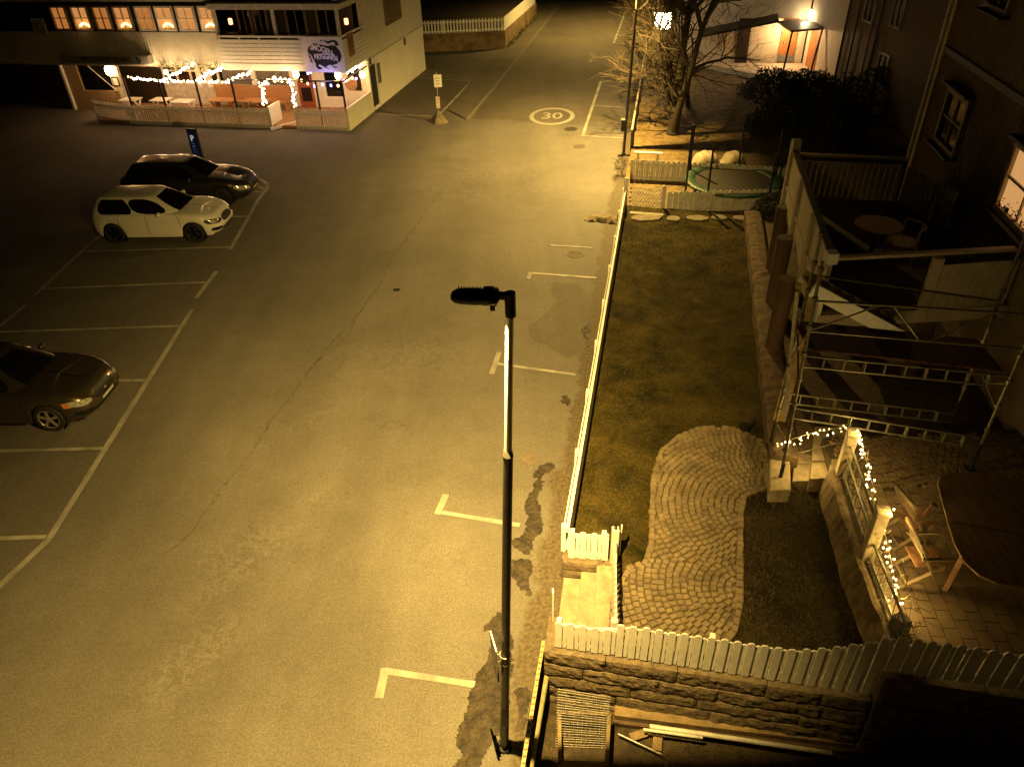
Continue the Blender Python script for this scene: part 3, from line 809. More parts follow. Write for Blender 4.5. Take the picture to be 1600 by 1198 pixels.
mb = LB(); mb.bx(-.02, .18, -9.06, .0, 2.37, 7.0); mb.obj('upper_side_wall', SIDING, bar)
mb = LB(); mb.bx(-.005, .19, -9.055, .0, 2.33, 2.37); mb.obj('joint_strip', mat('dark_joint', (.10, .08, .05), .8), bar)  # dark seam strip between the render and the siding
# ground floor front, set back under the upper floor
mb = LB(); mb.bx(.2, .45, -.15, 0, 0, 2.5); mb.bx(1.15, 1.32, -.15, 0, 0, 2.5); mb.bx(.45, 1.15, -.15, 0, 0, .95); mb.bx(2.42, 2.95, -.15, 0, 0, 2.5)
mb.bx(1.32, 2.42, -.15, 0, 0, .55); mb.bx(3.75, 4.1, -.15, 0, 0, 2.5)
mb.obj('ground_floor_wall', PINKW, bar)
mb = LB(); mb.bx(4.1, 11.0, -.15, 0, 0, 1.15); mb.obj('bench_wall', WHITE_OLD, bar)
CORR = mat('grey_corrugated', (.22, .20, .18), .6, var=.3)
mb = LB()
for k in range(60): mb.bx(4.1+k*.06, 4.14+k*.06, -.10, -.06+.02*(k % 2), 1.15, 2.5)
mb.bx(4.1, 7.7, -.16, -.11, 1.15, 2.5); mb.obj('corrugated_wall', CORR, bar)
mb = LB(); mb.bx(.2, 20, -.6, -.5, 0, 2.5); mb.obj('inner_wall', mat('dim_interior', (.05, .03, .02), .8), bar)
mb = LB(); mb.bx(.2, 20, -6, 2.55, 2.5, 2.6); mb.obj('soffit', mat('soffit_boards', (.45, .38, .28), .7), bar)
mb = LB(); mb.bx(.2, 12.9, .02, 3.12, .0, .16); mb.obj('patio_floor', mat('patio_decking', (.34, .20, .11), .65, var=.35, scale=6), bar)
# posts on the bench wall
for s_ in (BL(327, 125, .1)[0], BL(397, 125, .1)[0], 8.9):
    mb = LB(); mb.bx(s_-.12, s_+.12, .0, .14, 1.0, 2.5); mb.obj('white_post', WHITE, bar)
# left windows of the ground floor with white glazing bars
w0, w1 = 7.9, 10.9
f = LB(); n = 4
for k in range(n+1): s_ = lerp(w0, w1, k/n); f.bx(s_-.045, s_+.045, -.08, .03, 1.15, 2.4)
f.bx(w0, w1, -.08, .032, 1.14, 1.24); f.bx(w0, w1, -.08, .032, 1.72, 1.80); f.bx(w0, w1, -.08, .032, 2.32, 2.42)
fo = f.obj('window', WHITE, bar); g = LB(); g.bx(w0, w1, -.06, -.04, 1.2, 2.35); g.obj('pane', mat('warm_glass', (.03, .012, .008), .1), fo)
# red-brown door and white framed shop window at the right
f = LB(); f.bx(2.95, 3.08, -.1, .02, .16, 2.3); f.bx(3.62, 3.75, -.1, .02, .16, 2.3); f.bx(3.08, 3.62, -.1, .02, .16, .42); f.bx(3.08, 3.62, -.1, .02, 1.08, 1.28); f.bx(3.08, 3.62, -.1, .02, 2.15, 2.3)
d_ = f.obj('door', mat('red_brown_paint', (.30, .075, .035), .5), bar); g = LB(); g.bx(3.08, 3.62, -.06, -.03, .42, 1.08); g.bx(3.08, 3.62, -.06, -.03, 1.28, 2.15); g.obj('pane', GLASS, d_)
f = LB(); f.bx(1.32, 1.44, -.1, .03, .55, 2.35); f.bx(2.30, 2.42, -.1, .03, .55, 2.35); f.bx(1.44, 2.30, -.1, .03, .55, .68); f.bx(1.44, 2.30, -.1, .03, 2.25, 2.35)
d_ = f.obj('window', WHITE, bar); g = LB(); g.bx(1.44, 2.30, -.06, -.03, .68, 2.25); g.obj('pane', GLASS, d_)
# side door, shutter and vent of the east wall
def east(mb, y0, y1, z0, z1, t0=-.05, t1=.02):   # t towards the street
    vs = [BW(-t, -y, z) for z in (z0, z1) for y, t in ((y0, t0), (y1, t0), (y1, t1), (y0, t1))]
    return mb.add(vs, [(0, 3, 2, 1), (4, 5, 6, 7), (0, 1, 5, 4), (1, 2, 6, 5), (2, 3, 7, 6), (3, 0, 4, 7)])
mb = MB(); east(mb, .12, .80, .2, 2.05, -.03, .035); sdoor = mb.obj('side_door', mat('dark_green_door', (.035, .04, .025), .5), bar)
mb = MB(); east(mb, .84, 1.0, .02, 2.1, -.03, .05); mb.obj('door_trim', WHITE, bar)
mb = MB(); east(mb, 1.12, 1.50, 1.05, 1.95, -.03, .04); mb.obj('shutter', mat('grey_shutter', (.16, .16, .14), .6), bar)
mb = MB(); east(mb, 5.55, 5.85, 1.95, 2.28, -.03, .03)
v_ = mb.obj('vent', DARKM, bar); mb = MB()
for k in range(3): east(mb, 5.58, 5.82, 2.0+k*.09, 2.04+k*.09, .03, .045)
mb.obj('louvre', STEEL, v_)
mb = MB(); east(mb, .25, .37, 2.1, 2.42, .0, .06); mb.obj('wall_meter', DARKM, bar)
y0, z0 = EWL(602, 40); y1 = EWL(626, 27)[0]; z0 = 3.36
f = MB()
for k in range(4): y_ = lerp(y0, y1, k/3); east(f, y_-.05, y_+.05, z0, 5.2, -.0, .06)
east(f, y0, y1, z0-.06, z0+.03, 0, .062); east(f, y0, y1, 4.25, 4.31, 0, .055)
fo = f.obj('window', mat('brown_window_frame', (.22, .15, .08), .6), bar); g = MB(); east(g, y0, y1, z0, 5.2, .02, .03); g.obj('pane', mat('curtained_glass', (.16, .13, .07), .35, var=.5, scale=4), fo)
# upper front wall with vertical boarding
US, UD = 5.87, 2.6
mb = LB(); mb.bx(US, 21, UD-.12, UD, 2.58, 3.97); mb.bx(US, 21, UD-.12, UD, 5.2, 7)
s_ = US
while s_ < 16.5: mb.bx(s_, s_+.035, UD, UD+.022, 2.6, 3.96); s_ += .14
mb.obj('boarded_front', SIDING, bar)
mb = LB(); mb.bx(US, 15.2, UD-.30, UD-.12, 3.97, 5.2); mb.obj('window_band', DARKTRIM, bar)
wx = [(73, 103), (105, 137), (139, 170), (171, 203), (206, 237), (237, 270), (270, 304), (305, 337)]
kinds = [0, 1, 0, 1, 0, 1, 2, 1]
for i, (u0, u1) in enumerate(wx):
    sa = BL(u0+1, 8, UD)[0]; sb = BL(u1-4, 8, UD)[0]; z0, z1 = 4.02, 5.03
    lo, hi = min(sa, sb), max(sa, sb)
    f = LB(); fw = .07
    f.bx(lo, lo+fw, UD-.06, UD+.03, z0, z1); f.bx(hi-fw, hi, UD-.06, UD+.03, z0, z1); f.bx(lo+fw, hi-fw, UD-.06, UD+.03, z0, z0+fw); f.bx(lo+fw, hi-fw, UD-.06, UD+.03, z1-fw, z1)
    mm = (lo+hi)/2; f.bx(mm-.018, mm+.018, UD-.04, UD+.015, z0+fw, z1-fw); f.bx(lo+fw, hi-fw, UD-.045, UD+.012, z0+.50, z0+.53)
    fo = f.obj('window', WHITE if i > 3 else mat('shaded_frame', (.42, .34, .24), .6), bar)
    g = LB(); g.bx(lo+fw, hi-fw, UD-.09, UD-.07, z0+fw, z1-fw); g.obj('pane', [LIT, LIT2, LIT2][kinds[i]], fo)
    if kinds[i] == 1:
        t = thing('candle_arch', 'glowing electric candle arch in the %s lit upper window of the bar' % {1: 'leftmost', 3: 'second', 5: 'third', 7: 'rightmost'}[i], 'candle arch', BW(mm-.05, UD-.02, z0+fw), 'candle arches in the bar windows')
        mb = LB(); mb.bx(mm-.32, mm+.2, UD-.03, UD+.0, z0+fw, z0+fw+.05); mb.obj('stand', WOODP, t)
        for k in range(7):
            x_ = mm-.29+k*.075; hz = z0+fw+.10+.13*math.sin(math.pi*(k+.5)/7); mb = MB(); mb.ball(BW(x_, UD+.01, hz), .036, 6, 4, (.8, .8, 1.5)); mb.obj('candle_bulb', mat('candle_glow', (1, .9, .6), emit=(1, .62, .22), estr=7), t)
        light('candle_light', 'POINT', BW(mm, UD+.12, z0+.28), 2.2, WARM, .06, t)
# balcony loggia
mb = LB()
for k in range(6):
    z = 2.74+k*.165; mb.bx(.0, US-.03, UD+.06, UD+.10, z, z+.145)
mb.bx(0, US-.03, UD+.05, UD+.12, 2.44, 2.73); mb.bx(0, US-.03, UD+.04, UD+.13, 3.80, 3.88)
for k in range(7): mb.bx(.02+k*.95, .10+k*.95, UD+.0, UD+.06, 2.5, 3.85)
mb.obj('balcony_front', WHITE, bar)
mb = LB()
for k in range(6):
    z = 2.74+k*.165; mb.bx(-.04, .0, .02, UD+.10, z, z+.145)
mb.bx(-.05, .01, .02, UD+.12, 2.44, 2.73); mb.bx(-.06, .02, .02, UD+.13, 3.80, 3.88); mb.obj('balcony_side', WHITE, bar)
mb = LB(); mb.bx(.02, US, .0, UD, 2.6, 2.68); mb.obj('balcony_floor', WOODG, bar)
mb = LB(); mb.bx(.2, US, .5, .65, 2.68, 5.0); mb.obj('balcony_back_wall', mat('dim_panelling', (.06, .045, .032), .7), bar)
for (a_, b_) in ((.9, 1.9), (2.4, 3.4), (4.3, 5.0), (5.1, 5.8)):
    f = LB(); z0, z1 = 3.5, 4.75
    f.bx(a_, a_+.09, .6, .72, z0, z1); f.bx(b_-.09, b_, .6, .72, z0, z1); f.bx(a_+.09, b_-.09, .6, .72, z0, z0+.1); f.bx(a_+.09, b_-.09, .6, .72, z1-.1, z1); f.bx((a_+b_)/2-.02, (a_+b_)/2+.02, .6, .70, z0+.1, z1-.1)
    fo = f.obj('window', mat('aged_frame', (.35, .30, .22), .6), bar); g = LB(); g.bx(a_+.09, b_-.09, .62, .68, z0+.1, z1-.1); g.obj('pane', GLASS, fo)
for s_ in (.0, BL(433, 50, UD)[0], US-.14):
    mb = LB(); mb.bx(s_, s_+.12, UD-.05, UD+.07, 3.88, 4.9); mb.obj('balcony_post', WHITE_OLD, bar)
mb = LB(); mb.bx(-.02, .12, .02, .14, 3.88, 4.9); mb.obj('balcony_post', WHITE_OLD, bar)
mb = LB(); mb.bx(-.10, US+.1, UD-.05, UD+.12, 4.9, 5.15); mb.bx(-.12, .1, .0, UD+.13, 4.9, 5.15); mb.obj('balcony_fascia', WHITE_OLD, bar)
mb = LB(); mb.bx(-.25, US+.2, .0, UD+.3, 5.16, 5.24); mb.obj('balcony_roof', DARKTRIM, bar)
mb = LB()
for k in range(3): mb.bx(1.2+k*1.5, 2.2+k*1.5, UD+.13, UD+.30, 3.62, 3.80)
# flower boxes on the balcony rail
for k, (sa, sb) in enumerate(((4.45, 5.55), (2.95, 4.05))):
    t = thing('flower_box', ('left' if k == 0 else 'right')+' of two dark planter boxes of withered plants hanging on the balcony rail', 'planter', BW(sa, UD+.13, 3.68), 'planters on the balcony rail')
    mb = LB(); mb.bx(sa, sb, UD-.24, UD-.02, 3.72, 3.93); mb.obj('box', DARKM, t)
    mb = MB(); rr = random.Random(k)
    for q in range(90):
        b = BW(rr.uniform(sa, sb), UD-.13+rr.uniform(-.1, .1), 3.9); e = b+Vector((rr.gauss(0, .08), rr.gauss(0, .08), rr.uniform(.03, .14))); mb.tube([b, e], .007, 4, False)
    mb.obj('plants', TWIG, t)
# lanterns hanging in the balcony
for k, (u, v, d) in enumerate(((360, 34, 1.6), (541, 34, 1.4))):
    s_, z_ = BL(u, v, d); c = BW(s_, d, z_)
    t = thing('hanging_lantern', ('left' if k == 0 else 'right')+' glowing red-orange lantern hanging in the dark balcony', 'lantern', c, 'lanterns in the balcony')
    mb = MB(); mb.tube([c-Vector((0, 0, .13)), c-Vector((0, 0, .11)), c+Vector((0, 0, .11)), c+Vector((0, 0, .13))], [.05, .09, .09, .05], 10); mb.obj('shade', mat('lantern_orange', (1, .5, .3), emit=(1, .36, .16), estr=3.5), t)
    mb = MB(); mb.tube([c+Vector((0, 0, .13)), c+Vector((0, 0, .5))], .008, 5); mb.obj('cord', BLACKM, t)
    light('lantern_light', 'POINT', c+Vector((0, .0, 0)), 5, (1, .22, .08), .1, t)
# banner
b0s, b1s = -.06, 1.84; bz0, bz1 = 2.42, 3.86
t = thing('banner', 'large white banner with black lettering in a swirling splash emblem on the balcony', 'banner', BW(.9, UD+.16, 2.4))
mb = LB(); mb.bx(b0s, b1s, UD+.145, UD+.16, bz0, bz1); mb.obj('sheet', mat('banner_cloth', (.84, .78, .90), .7, var=.08), t)  # cloth colour carries the lavender light of the coloured bulbs
BM = frame(BW((b0s+b1s)/2, UD+.163, (bz0+bz1)/2), -ES, (0, 0, 1), ED)
INK = mat('black_ink', (.015, .012, .012), .7)
def poly_ink(pts, z=0.0, m=INK, name='emblem', nsub=0):
    q = MB(); q.add([Vector((x, y, z)) for x, y in pts]+[], [tuple(range(len(pts)))]); return xform(q, BM).obj(name, m, t)
def ribbon(c, ws, z, m, name):
    q = MB(); L0 = []
    cat = []
    for i in range(len(c)-1):
        p0, p1, p2, p3 = c[max(i-1, 0)], c[i], c[i+1], c[min(i+2, len(c)-1)]
        for k in range(6):
            u = k/6
            f_ = lambda a, b, cc, d: .5*((2*b)+(-a+cc)*u+(2*a-5*b+4*cc-d)*u*u+(-a+3*b-3*cc+d)*u**3)
            cat.append((f_(p0[0], p1[0], p2[0], p3[0]), f_(p0[1], p1[1], p2[1], p3[1]), lerp(ws[i], ws[i+1], u)))
    cat.append((*c[-1], ws[-1])); A = []; B = []
    for i, (x, y, w) in enumerate(cat):
        x0, y0, _ = cat[max(i-1, 0)]; x1, y1, _ = cat[min(i+1, len(cat)-1)]; L = math.hypot(x1-x0, y1-y0) or 1
        nx, ny = -(y1-y0)/L, (x1-x0)/L; A.append(Vector((x+nx*w, y+ny*w, z))); B.append(Vector((x-nx*w, y-ny*w, z)))
    for i in range(len(cat)-1): q.add([B[i], B[i+1], A[i+1], A[i]], [(0, 1, 2, 3)])
    return xform(q, BM).obj(name, m, t)
poly_ink([(-.72, .14), (-.62, .34), (-.45, .45), (-.22, .46), (.0, .40), (.25, .36), (.48, .40), (.66, .34), (.80, .16), (.84, -.06), (.76, -.24), (.58, -.36), (.36, -.42), (.1, -.40), (-.12, -.36), (-.34, -.42), (-.44, -.36), (-.50, -.20), (-.58, -.02), (-.68, .04)], .001, name='emblem_field')
ribbon([(.70, .38), (.66, .52), (.50, .56), (.30, .50), (.12, .60)], [.10, .06, .035, .05, .012], .002, INK, 'emblem_splash')
ribbon([(.05, .52), (.0, .58), (-.06, .55)], [.006, .03, .006], .002, INK, 'emblem_splash')
ribbon([(.30, -.34), (.0, -.42), (-.25, -.36), (-.38, -.44), (-.30, -.54), (-.16, -.56)], [.02, .07, .04, .06, .07, .02], .002, INK, 'emblem_splash')
ribbon([(-.10, -.50), (.05, -.52), (.16, -.58)], [.008, .025, .006], .002, INK, 'emblem_splash')
ribbon([(.3, -.42), (.42, -.5), (.58, -.5)], [.008, .03, .006], .002, INK, 'emblem_splash')
ribbon([(-.72, .02), (-.64, -.10), (-.56, -.28)], [.008, .04, .012], .002, INK, 'emblem_splash')
ribbon([(-.70, -.22), (-.62, -.28), (-.56, -.36)], [.01, .03, .008], .002, INK, 'emblem_splash')
BONE = mat('banner_lettering', (.88, .82, .94), .7, var=.05)  # same lavender bulb light put into the lettering colour
def wave(a, b, c0): return lambda v: (v.x, v.y+a*math.sin(v.x*2.4+b)+c0*v.x, v.z)
q = text_mb('SMÖGEN-', .34, .0, bold=.012, bend=wave(.05, 2.2, -.16), spacing=.95); q.v = [(v[0]*.76-.02, v[1]+.17, .005) for v in q.v]; xform(q, BM).obj('lettering', BONE, t)
q = text_mb("BRYGGAR'N", .31, .0, bold=.012, bend=wave(.05, 1.4, -.05), spacing=.95); q.v = [(v[0]*.66+.10, v[1]*1.0-.12, .005) for v in q.v]; xform(q, BM).obj('lettering', BONE, t)
# framed round sign on the balcony side
t = thing('framed_sign', 'small dark framed round sign hung on the side of the balcony', 'sign', BW(-.08, 1.9, 3.1))
mb = MB(); east(mb, -2.15, -1.55, 2.95, 3.85, .06, .10); mb.obj('board', WOOD, t)
mb = MB(); mb.tube([BW(-.10, 1.85, 3.42), BW(-.125, 1.85, 3.42)], .24, 20); mb.obj('disc', mat('sign_disc', (.20, .11, .05), .6), t)
# canopy with lettering
t = thing('canopy', 'flat roofed canopy with lettering along its fascia over the left entrance', 'canopy', BW(11.6, 1.5, 2.7))
mb = LB(); mb.bx(9.35, 13.9, 0.02, 3.0, 2.68, 3.04); mb.obj('fascia', mat('canopy_grey', (.30, .28, .25), .6, var=.2), t)
mb = LB(); mb.bx(9.37, 13.88, 0.04, 2.98, 2.64, 2.677); mb.obj('canopy_soffit', WHITE, t)
q = text_mb("BRYGGAR'NS ÖLHALL", .30, .006, bold=.004, spacing=1.05); CM = frame(BW(11.5, 3.004, 2.855), -ES, (0, 0, 1), ED)
q.v = [(v[0]*.85, v[1]*.95, v[2]) for v in q.v]; xform(q, CM).obj('lettering', INK, t)
mb = MB(); cc = BW(9.85, 3.004, 2.86)
for k in range(10):
    a = 2*math.pi*k/10; mb.bar(cc-ES*.11*math.cos(a)+Vector((0, 0, .11*math.sin(a))), cc-ES*.11*math.cos(a+.63)+Vector((0, 0, .11*math.sin(a+.63))), .02, .025)
mb.bar(cc-ES*.09+Vector((0, 0, -.03)), cc+ES*.08+Vector((0, 0, .05)), .02, .03); mb.obj('round_emblem', INK, t)
# left entrance: framed dark opening
mb = LB(); mb.bx(15.75, 15.87, .9, 1.05, 0, 2.62); mb.obj('entrance_trim', WHITE, bar)
mb = LB(); mb.bx(15.0, 15.75, .8, .9, 0, 2.6); mb.bx(13.0, 15.0, .8, .9, 0, .95); mb.obj('entrance_wall', mat('brown_wall', (.34, .24, .13), .8), bar)
mb = LB(); mb.bx(13.25, 15.0, .78, .82, .95, 2.55); mb.obj('entrance_glass', GLASS, bar)
mb = MB(); mb.tube([BW(14.7, .92, 2.5), BW(13.15, .92, 1.0)], .012, 5); mb.obj('stay_wire', WHITE, bar)
mb = LB(); mb.bx(12.75, 13.25, .72, .9, 0, 2.62); mb.obj('entrance_pier', WHITE_OLD, bar)
t = thing('notice_frame', 'small framed menu notice on the pier below the brightest lamp', 'notice', BW(13.0, .92, 1.3))
mb = LB(); mb.bx(12.82, 13.18, .905, .94, 1.18, 1.62); mb.obj('frame', DARKM, t); mb = LB(); mb.bx(12.87, 13.13, .942, .95, 1.23, 1.57); mb.obj('sheet', WHITE, t)
def wall_lamp(c, r, label, power, colr=WARM):
    t = thing('wall_lamp', label, 'lamp', c, 'glowing lamps of the bar patio')
    mb = MB(); mb.ball(c, r, 12, 8, (1, 1, 1.25)); mb.obj('globe', mat('globe_glow', (1, .9, .7), emit=(1, .66, .28), estr=12), t)
    mb = MB(); mb.tube([c+Vector((0, 0, r*1.2)), c+Vector((0, 0, r*1.2+.07))], .05, 8); mb.obj('fitting', BLACKM, t)
    light('wall_light', 'POINT', c+ED*(r+.06), power, colr, r, t)
def at_bar(u, v, d): s_, z_ = BL(u, v, d); return BW(s_, d, z_)
wall_lamp(at_bar(171, 110, 1.15), .22, 'brightest lamp, on the pier under the lettered canopy', 80)
wall_lamp(at_bar(462, 116, 2.3), .15, 'glowing globe lamp at the left lower corner of the banner', 60)
wall_lamp(at_bar(528, 118, 2.3), .15, 'glowing globe lamp at the right lower corner of the banner', 60)
wall_lamp(at_bar(566, 117, .45), .14, 'glowing lamp on the house corner right of the patio', 50)
wall_lamp(at_bar(259, 113, 1.2), .10, 'bright lamp amid the white string lights left of the balcony', 34)
wall_lamp(at_bar(327, 112, .9), .08, 'bright lamp on the white post in the middle of the patio', 25)
light('patio_light', 'POINT', BW(9.0, 1.2, 2.2), 34, WARM, .3); light('patio_light', 'POINT', BW(5.2, 1.2, 2.2), 34, WARM, .3)
# patio fences
def bar_fence(p, q, label, **k): return picket_fence(label, p, q, .02, .90, .055, None, .038, group='picket fences round the bar patio', m=WHITE, narrow_drop=0, **k)
pf = thing
PFL = G(153, 187); PFM = BW(10.85, 3.2, 0)
bar_fence(PFL, PFM, 'short angled cream picket fence at the left end of the bar patio', rail_side=1)
bar_fence(PFM, BW(3.85, 3.2, 0), 'longest cream picket fence along the front of the bar patio', rail_side=1)
bar_fence(BW(2.55, 3.2, 0), BW(.03, 3.2, 0), 'cream picket fence below the banner, right of the patio gap', rail_side=1)
t = thing('solid_fence', 'solid cream boarded fence closing the right side of the patio', 'fence', BW(0, 1.6, 0)); mb = LB(); mb.bx(-.03, .03, .05, 3.22, .02, .96); mb.obj('board_panel', SIDING, t); mb = LB(); mb.bx(-.05, .05, .05, 3.24, .962, 1.0); mb.obj('cap_rail', WHITE, t)
t = thing('solid_fence', 'white boarded return panel at the left side of the patio gap', 'fence', BW(3.8, 2.8, 0)); mb = LB(); mb.bx(3.77, 3.83, 2.1, 3.22, .02, .95); mb.obj('board_panel', WHITE, t); mb = LB(); mb.bx(3.75, 3.85, 2.1, 3.24, .952, .985); mb.obj('cap_rail', WHITE, t)
t = thing('ramp', 'white edged wooden ramp in the patio gap', 'ramp', BW(3.2, 3.3, 0)); mb = MB(); mb.bar(BW(3.75, 3.45, .06), BW(2.6, 2.5, .2), .10, .12); mb.obj('edge_board', WHITE, t)
mb = LB(); mb.bx(2.62, 3.74, 3.0, 3.16, .03, .14); mb.obj('ramp_board', WOODH, t)
# black poles of the patio and the top wire beam
for i, (u0, v0, u1, v1) in enumerate(((206, 165, 194, 130), (259, 166, 248, 125), (315, 167, 304, 127), (370, 167, 358, 128), (500, 170, 487, 130), (540, 170, 534, 128))):
    s_, _ = BL(u0, v0, 3.1); mb = LB(); mb.bx(s_-.035, s_+.035, 3.06, 3.13, .1, 2.1)
    tag(mb.obj('patio_pole', BLACKM), '%s slim black pole from the left along the patio fence' % ('first', 'second', 'third', 'fourth', 'fifth, banner side,', 'sixth and rightmost')[i], 'pole', 'black poles of the bar patio')
mb = LB(); mb.bx(-.03, 5.5, 3.065, 3.125, 2.1, 2.15); tag(mb.obj('patio_beam', BLACKM), 'thin black beam joining the tops of the right patio poles', 'beam')
mb = LB(); mb.bx(.0, .05, .1, 3.06, 2.1, 2.15); tag(mb.obj('patio_beam', BLACKM), 'thin black beam running back from the rightmost patio pole to the wall', 'beam')
# bench along the wall
t = thing('wall_bench', 'long slatted wooden wall bench at the back of the patio', 'bench', BW(6.2, .5, .16))
mb = LB()
for k in range(5): mb.bx(2.0+1.95, 8.0, .40, .44, .62+k*.125, .735+k*.125)
mb.obj('backrest', WOODH, t)
mb = LB()
for k in range(4): mb.bx(3.95, 8.0, .46+k*.115, .565+k*.115, .56, .60)
mb.obj('seat', WOODH, t)
for k in range(6):
    mb = LB(); s_ = 4.1+k*.75; mb.bx(s_, s_+.07, .46, .9, .16, .56); mb.obj('leg', WOODH, t)
# tables and benches on the patio
def patio_table(s_, d_, L, w, label, m):
    t = thing('patio_table', label, 'table', BW(s_, d_, .16), 'tables on the bar patio'); z = .90
    mb = LB()
    for k in range(4): mb.bx(s_-L/2, s_+L/2, d_-w/2+k*w/4, d_-w/2+(k+.9)*w/4, z-.04, z)
    mb.obj('tabletop', m, t)
    for x in (-1, 1):
        mb = MB(); mb.bar(BW(s_+x*L*.38, d_-w*.42, .17), BW(s_+x*L*.38, d_+w*.30, z-.05), .05, .08, ED); mb.obj('leg', m, t)
        mb = MB(); mb.bar(BW(s_+x*L*.38-.055, d_+w*.42, .17), BW(s_+x*L*.38-.055, d_-w*.30, z-.05), .05, .08, ED); mb.obj('leg', m, t)
    mb = LB(); mb.bx(s_-L*.40, s_+L*.40, d_-.03, d_+.03, .5, .56); mb.obj('stretcher', m, t)
patio_table(6.9, 1.75, 1.3, .7, 'brown picnic table before the left part of the wall bench', WOODH)
patio_table(5.1, 1.75, 1.3, .7, 'brown picnic table nearest to the patio gap', WOODH)
patio_table(8.7, 2.2, 1.0, .7, 'pale table beside the second black pole', WHITE)
patio_table(10.0, 2.0, .9, .7, 'pale table beside the first black pole', WHITE)
patio_table(11.6, 2.1, .9, .7, 'pale table in the left corner of the patio', WHITE)
# string lights
def bulb_mats(c, e=9): return mat('bulb_'+'_'.join('%d' % (x*100) for x in c), (1, 1, 1), .4, emit=c, estr=e)
BPROTO = {}
def string_lights(label, paths, n, r, mats, group, sag=0.0, jit=.03, glow=0, gcol=WARM, cat='string lights', wire=None, hang=0.0):
    p0 = Vector(paths[0][0]); t = thing('string_lights', label, cat, p0, group)
    segs = []
    for path in paths:
        for a, b in zip(path, path[1:]): segs.append((Vector(a), Vector(b)))
    tot = sum((b-a).length for a, b in segs); rr = random.Random(len(label))
    mb = MB()
    for a, b in segs:
        pts = [a.lerp(b, k/6)-Vector((0, 0, sag*math.sin(math.pi*k/6)*(b-a).length)) for k in range(7)]; mb.tube(pts, .006, 4, False)
    mb.obj('wire', wire or BLACKM, t)
    done = 0
    for a, b in segs:
        k_ = max(2, round(n*(b-a).length/tot))
        for k in range(k_):
            f = (k+.5)/k_; p = a.lerp(b, f)-Vector((0, 0, sag*math.sin(math.pi*f)*(b-a).length))+Vector((rr.gauss(0, jit), rr.gauss(0, jit), rr.gauss(0, jit)-abs(rr.gauss(0, hang))))
            m = mats[rr.randrange(len(mats))]; key = (r, m.name)
            if key not in BPROTO:
                q = MB(); q.ball((0, 0, 0), r, 6, 4, (1, 1, 1.25)); me = bpy.data.meshes.new('bulb'); me.from_pydata(q.v, [], q.f); me.materials.append(m); BPROTO[key] = me
            o = bpy.data.objects.new('bulb', BPROTO[key]); col.objects.link(o); o.parent = t; o.location = p-p0; done += 1
    for k in range(glow):
        a, b = segs[(k*len(segs))//glow]; f = .5 if glow <= len(segs) else (k % 3+.5)/3
        light('string_glow', 'POINT', a.lerp(b, f)-ED*.10+Vector((0, 0, .12)), 18, gcol, .15, t)
    return t
WB = [bulb_mats((1, .74, .40), 14), bulb_mats((1, .84, .58), 18), bulb_mats((1, .60, .25), 5)]
GRP = 'string lights of the bar patio'
pt = lambda u, v, d: at_bar(u, v, d)
string_lights('white string lights along the fence poles from the first to the fourth pole', [[pt(200, 122, 3.05), pt(248, 126, 3.05), pt(304, 128, 3.05), pt(358, 129, 3.05)]], 46, .042, WB, GRP, glow=3)
string_lights('white string lights running up from the second pole to the upper wall', [[pt(250, 128, 3.0), pt(305, 99, 2.66)]], 24, .045, WB, GRP, glow=1)
string_lights('white string lights running up from the third pole to the upper wall', [[pt(304, 126, 3.0), pt(351, 104, 2.66)]], 22, .045, WB, GRP, glow=1)
string_lights('white string lights running up from the fourth pole to the balcony underside', [[pt(357, 127, 3.0), pt(394, 111, 2.4)]], 20, .045, WB, GRP, glow=1)
string_lights('dense arch of white string lights framing the patio gap', [[pt(412, 164, 3.0), pt(409, 130, 3.0), pt(430, 124, 3.0), pt(456, 128, 3.0)], [pt(456, 128, 3.0), pt(461, 168, 3.0)]], 84, .036, WB, GRP, jit=.06, glow=3)
CB = [bulb_mats(c, 7) for c in ((.1, .15, 1), (.08, .8, .35), (1, .5, .12), (1, .25, .12), (.2, .25, 1))]
string_lights('coloured party bulbs strung along the beam below the banner', [[pt(465, 124, 3.0), pt(487, 135, 3.0), pt(534, 134, 3.0)], [pt(478, 117, 2.4), pt(487, 112, 1.6)], [pt(534, 130, 3.0), pt(549, 121, 1.2), pt(560, 125, .6)]], 16, .055, CB, GRP, jit=.02)
light('party_glow', 'POINT', pt(505, 128, 3.3), 20, (.60, .50, 1.0), .2)
string_lights('white string lights under the balcony side near the house corner', [[pt(543, 113, 2.5), pt(566, 101, .3)]], 16, .04, WB, GRP, glow=1)
UPQ = (-ED*.55+Vector((0, 0, 1))).normalized().to_track_quat('-Z', 'Y').to_euler()  # added upward spots without fittings, brightening the boarded front and balcony
for s_ in (6.3, 7.3, 8.3, 9.2): light('added_siding_uplight', 'SPOT', BW(s_, 3.12, 2.30), 60, (1, .6, .26), .08, None, UPQ, spot=R(130))
for s_ in (2.6, 4.2, 5.4): light('added_siding_uplight', 'SPOT', BW(s_, 3.25, 2.12), 50, (1, .6, .26), .08, None, UPQ, spot=R(130))
# round hanging sign near the right end
t = thing('round_sign', 'round warm lit hanging sign near the right corner of the patio', 'sign', pt(549, 132, 1.0)); c = pt(549, 132, 1.0)
mb = MB(); mb.tube([c-ED*.02, c+ED*.02], .27, 24); mb.obj('disc', mat('sign_board', (.5, .26, .12), .6, var=.5, scale=12), t)
mb = MB(); mb.tube([c+Vector((.27*math.cos(a), 0, .27*math.sin(a)))+ED*.02 for a in [2*math.pi*k/24 for k in range(25)]], .02, 6, False); mb.obj('rim', WOODH, t)
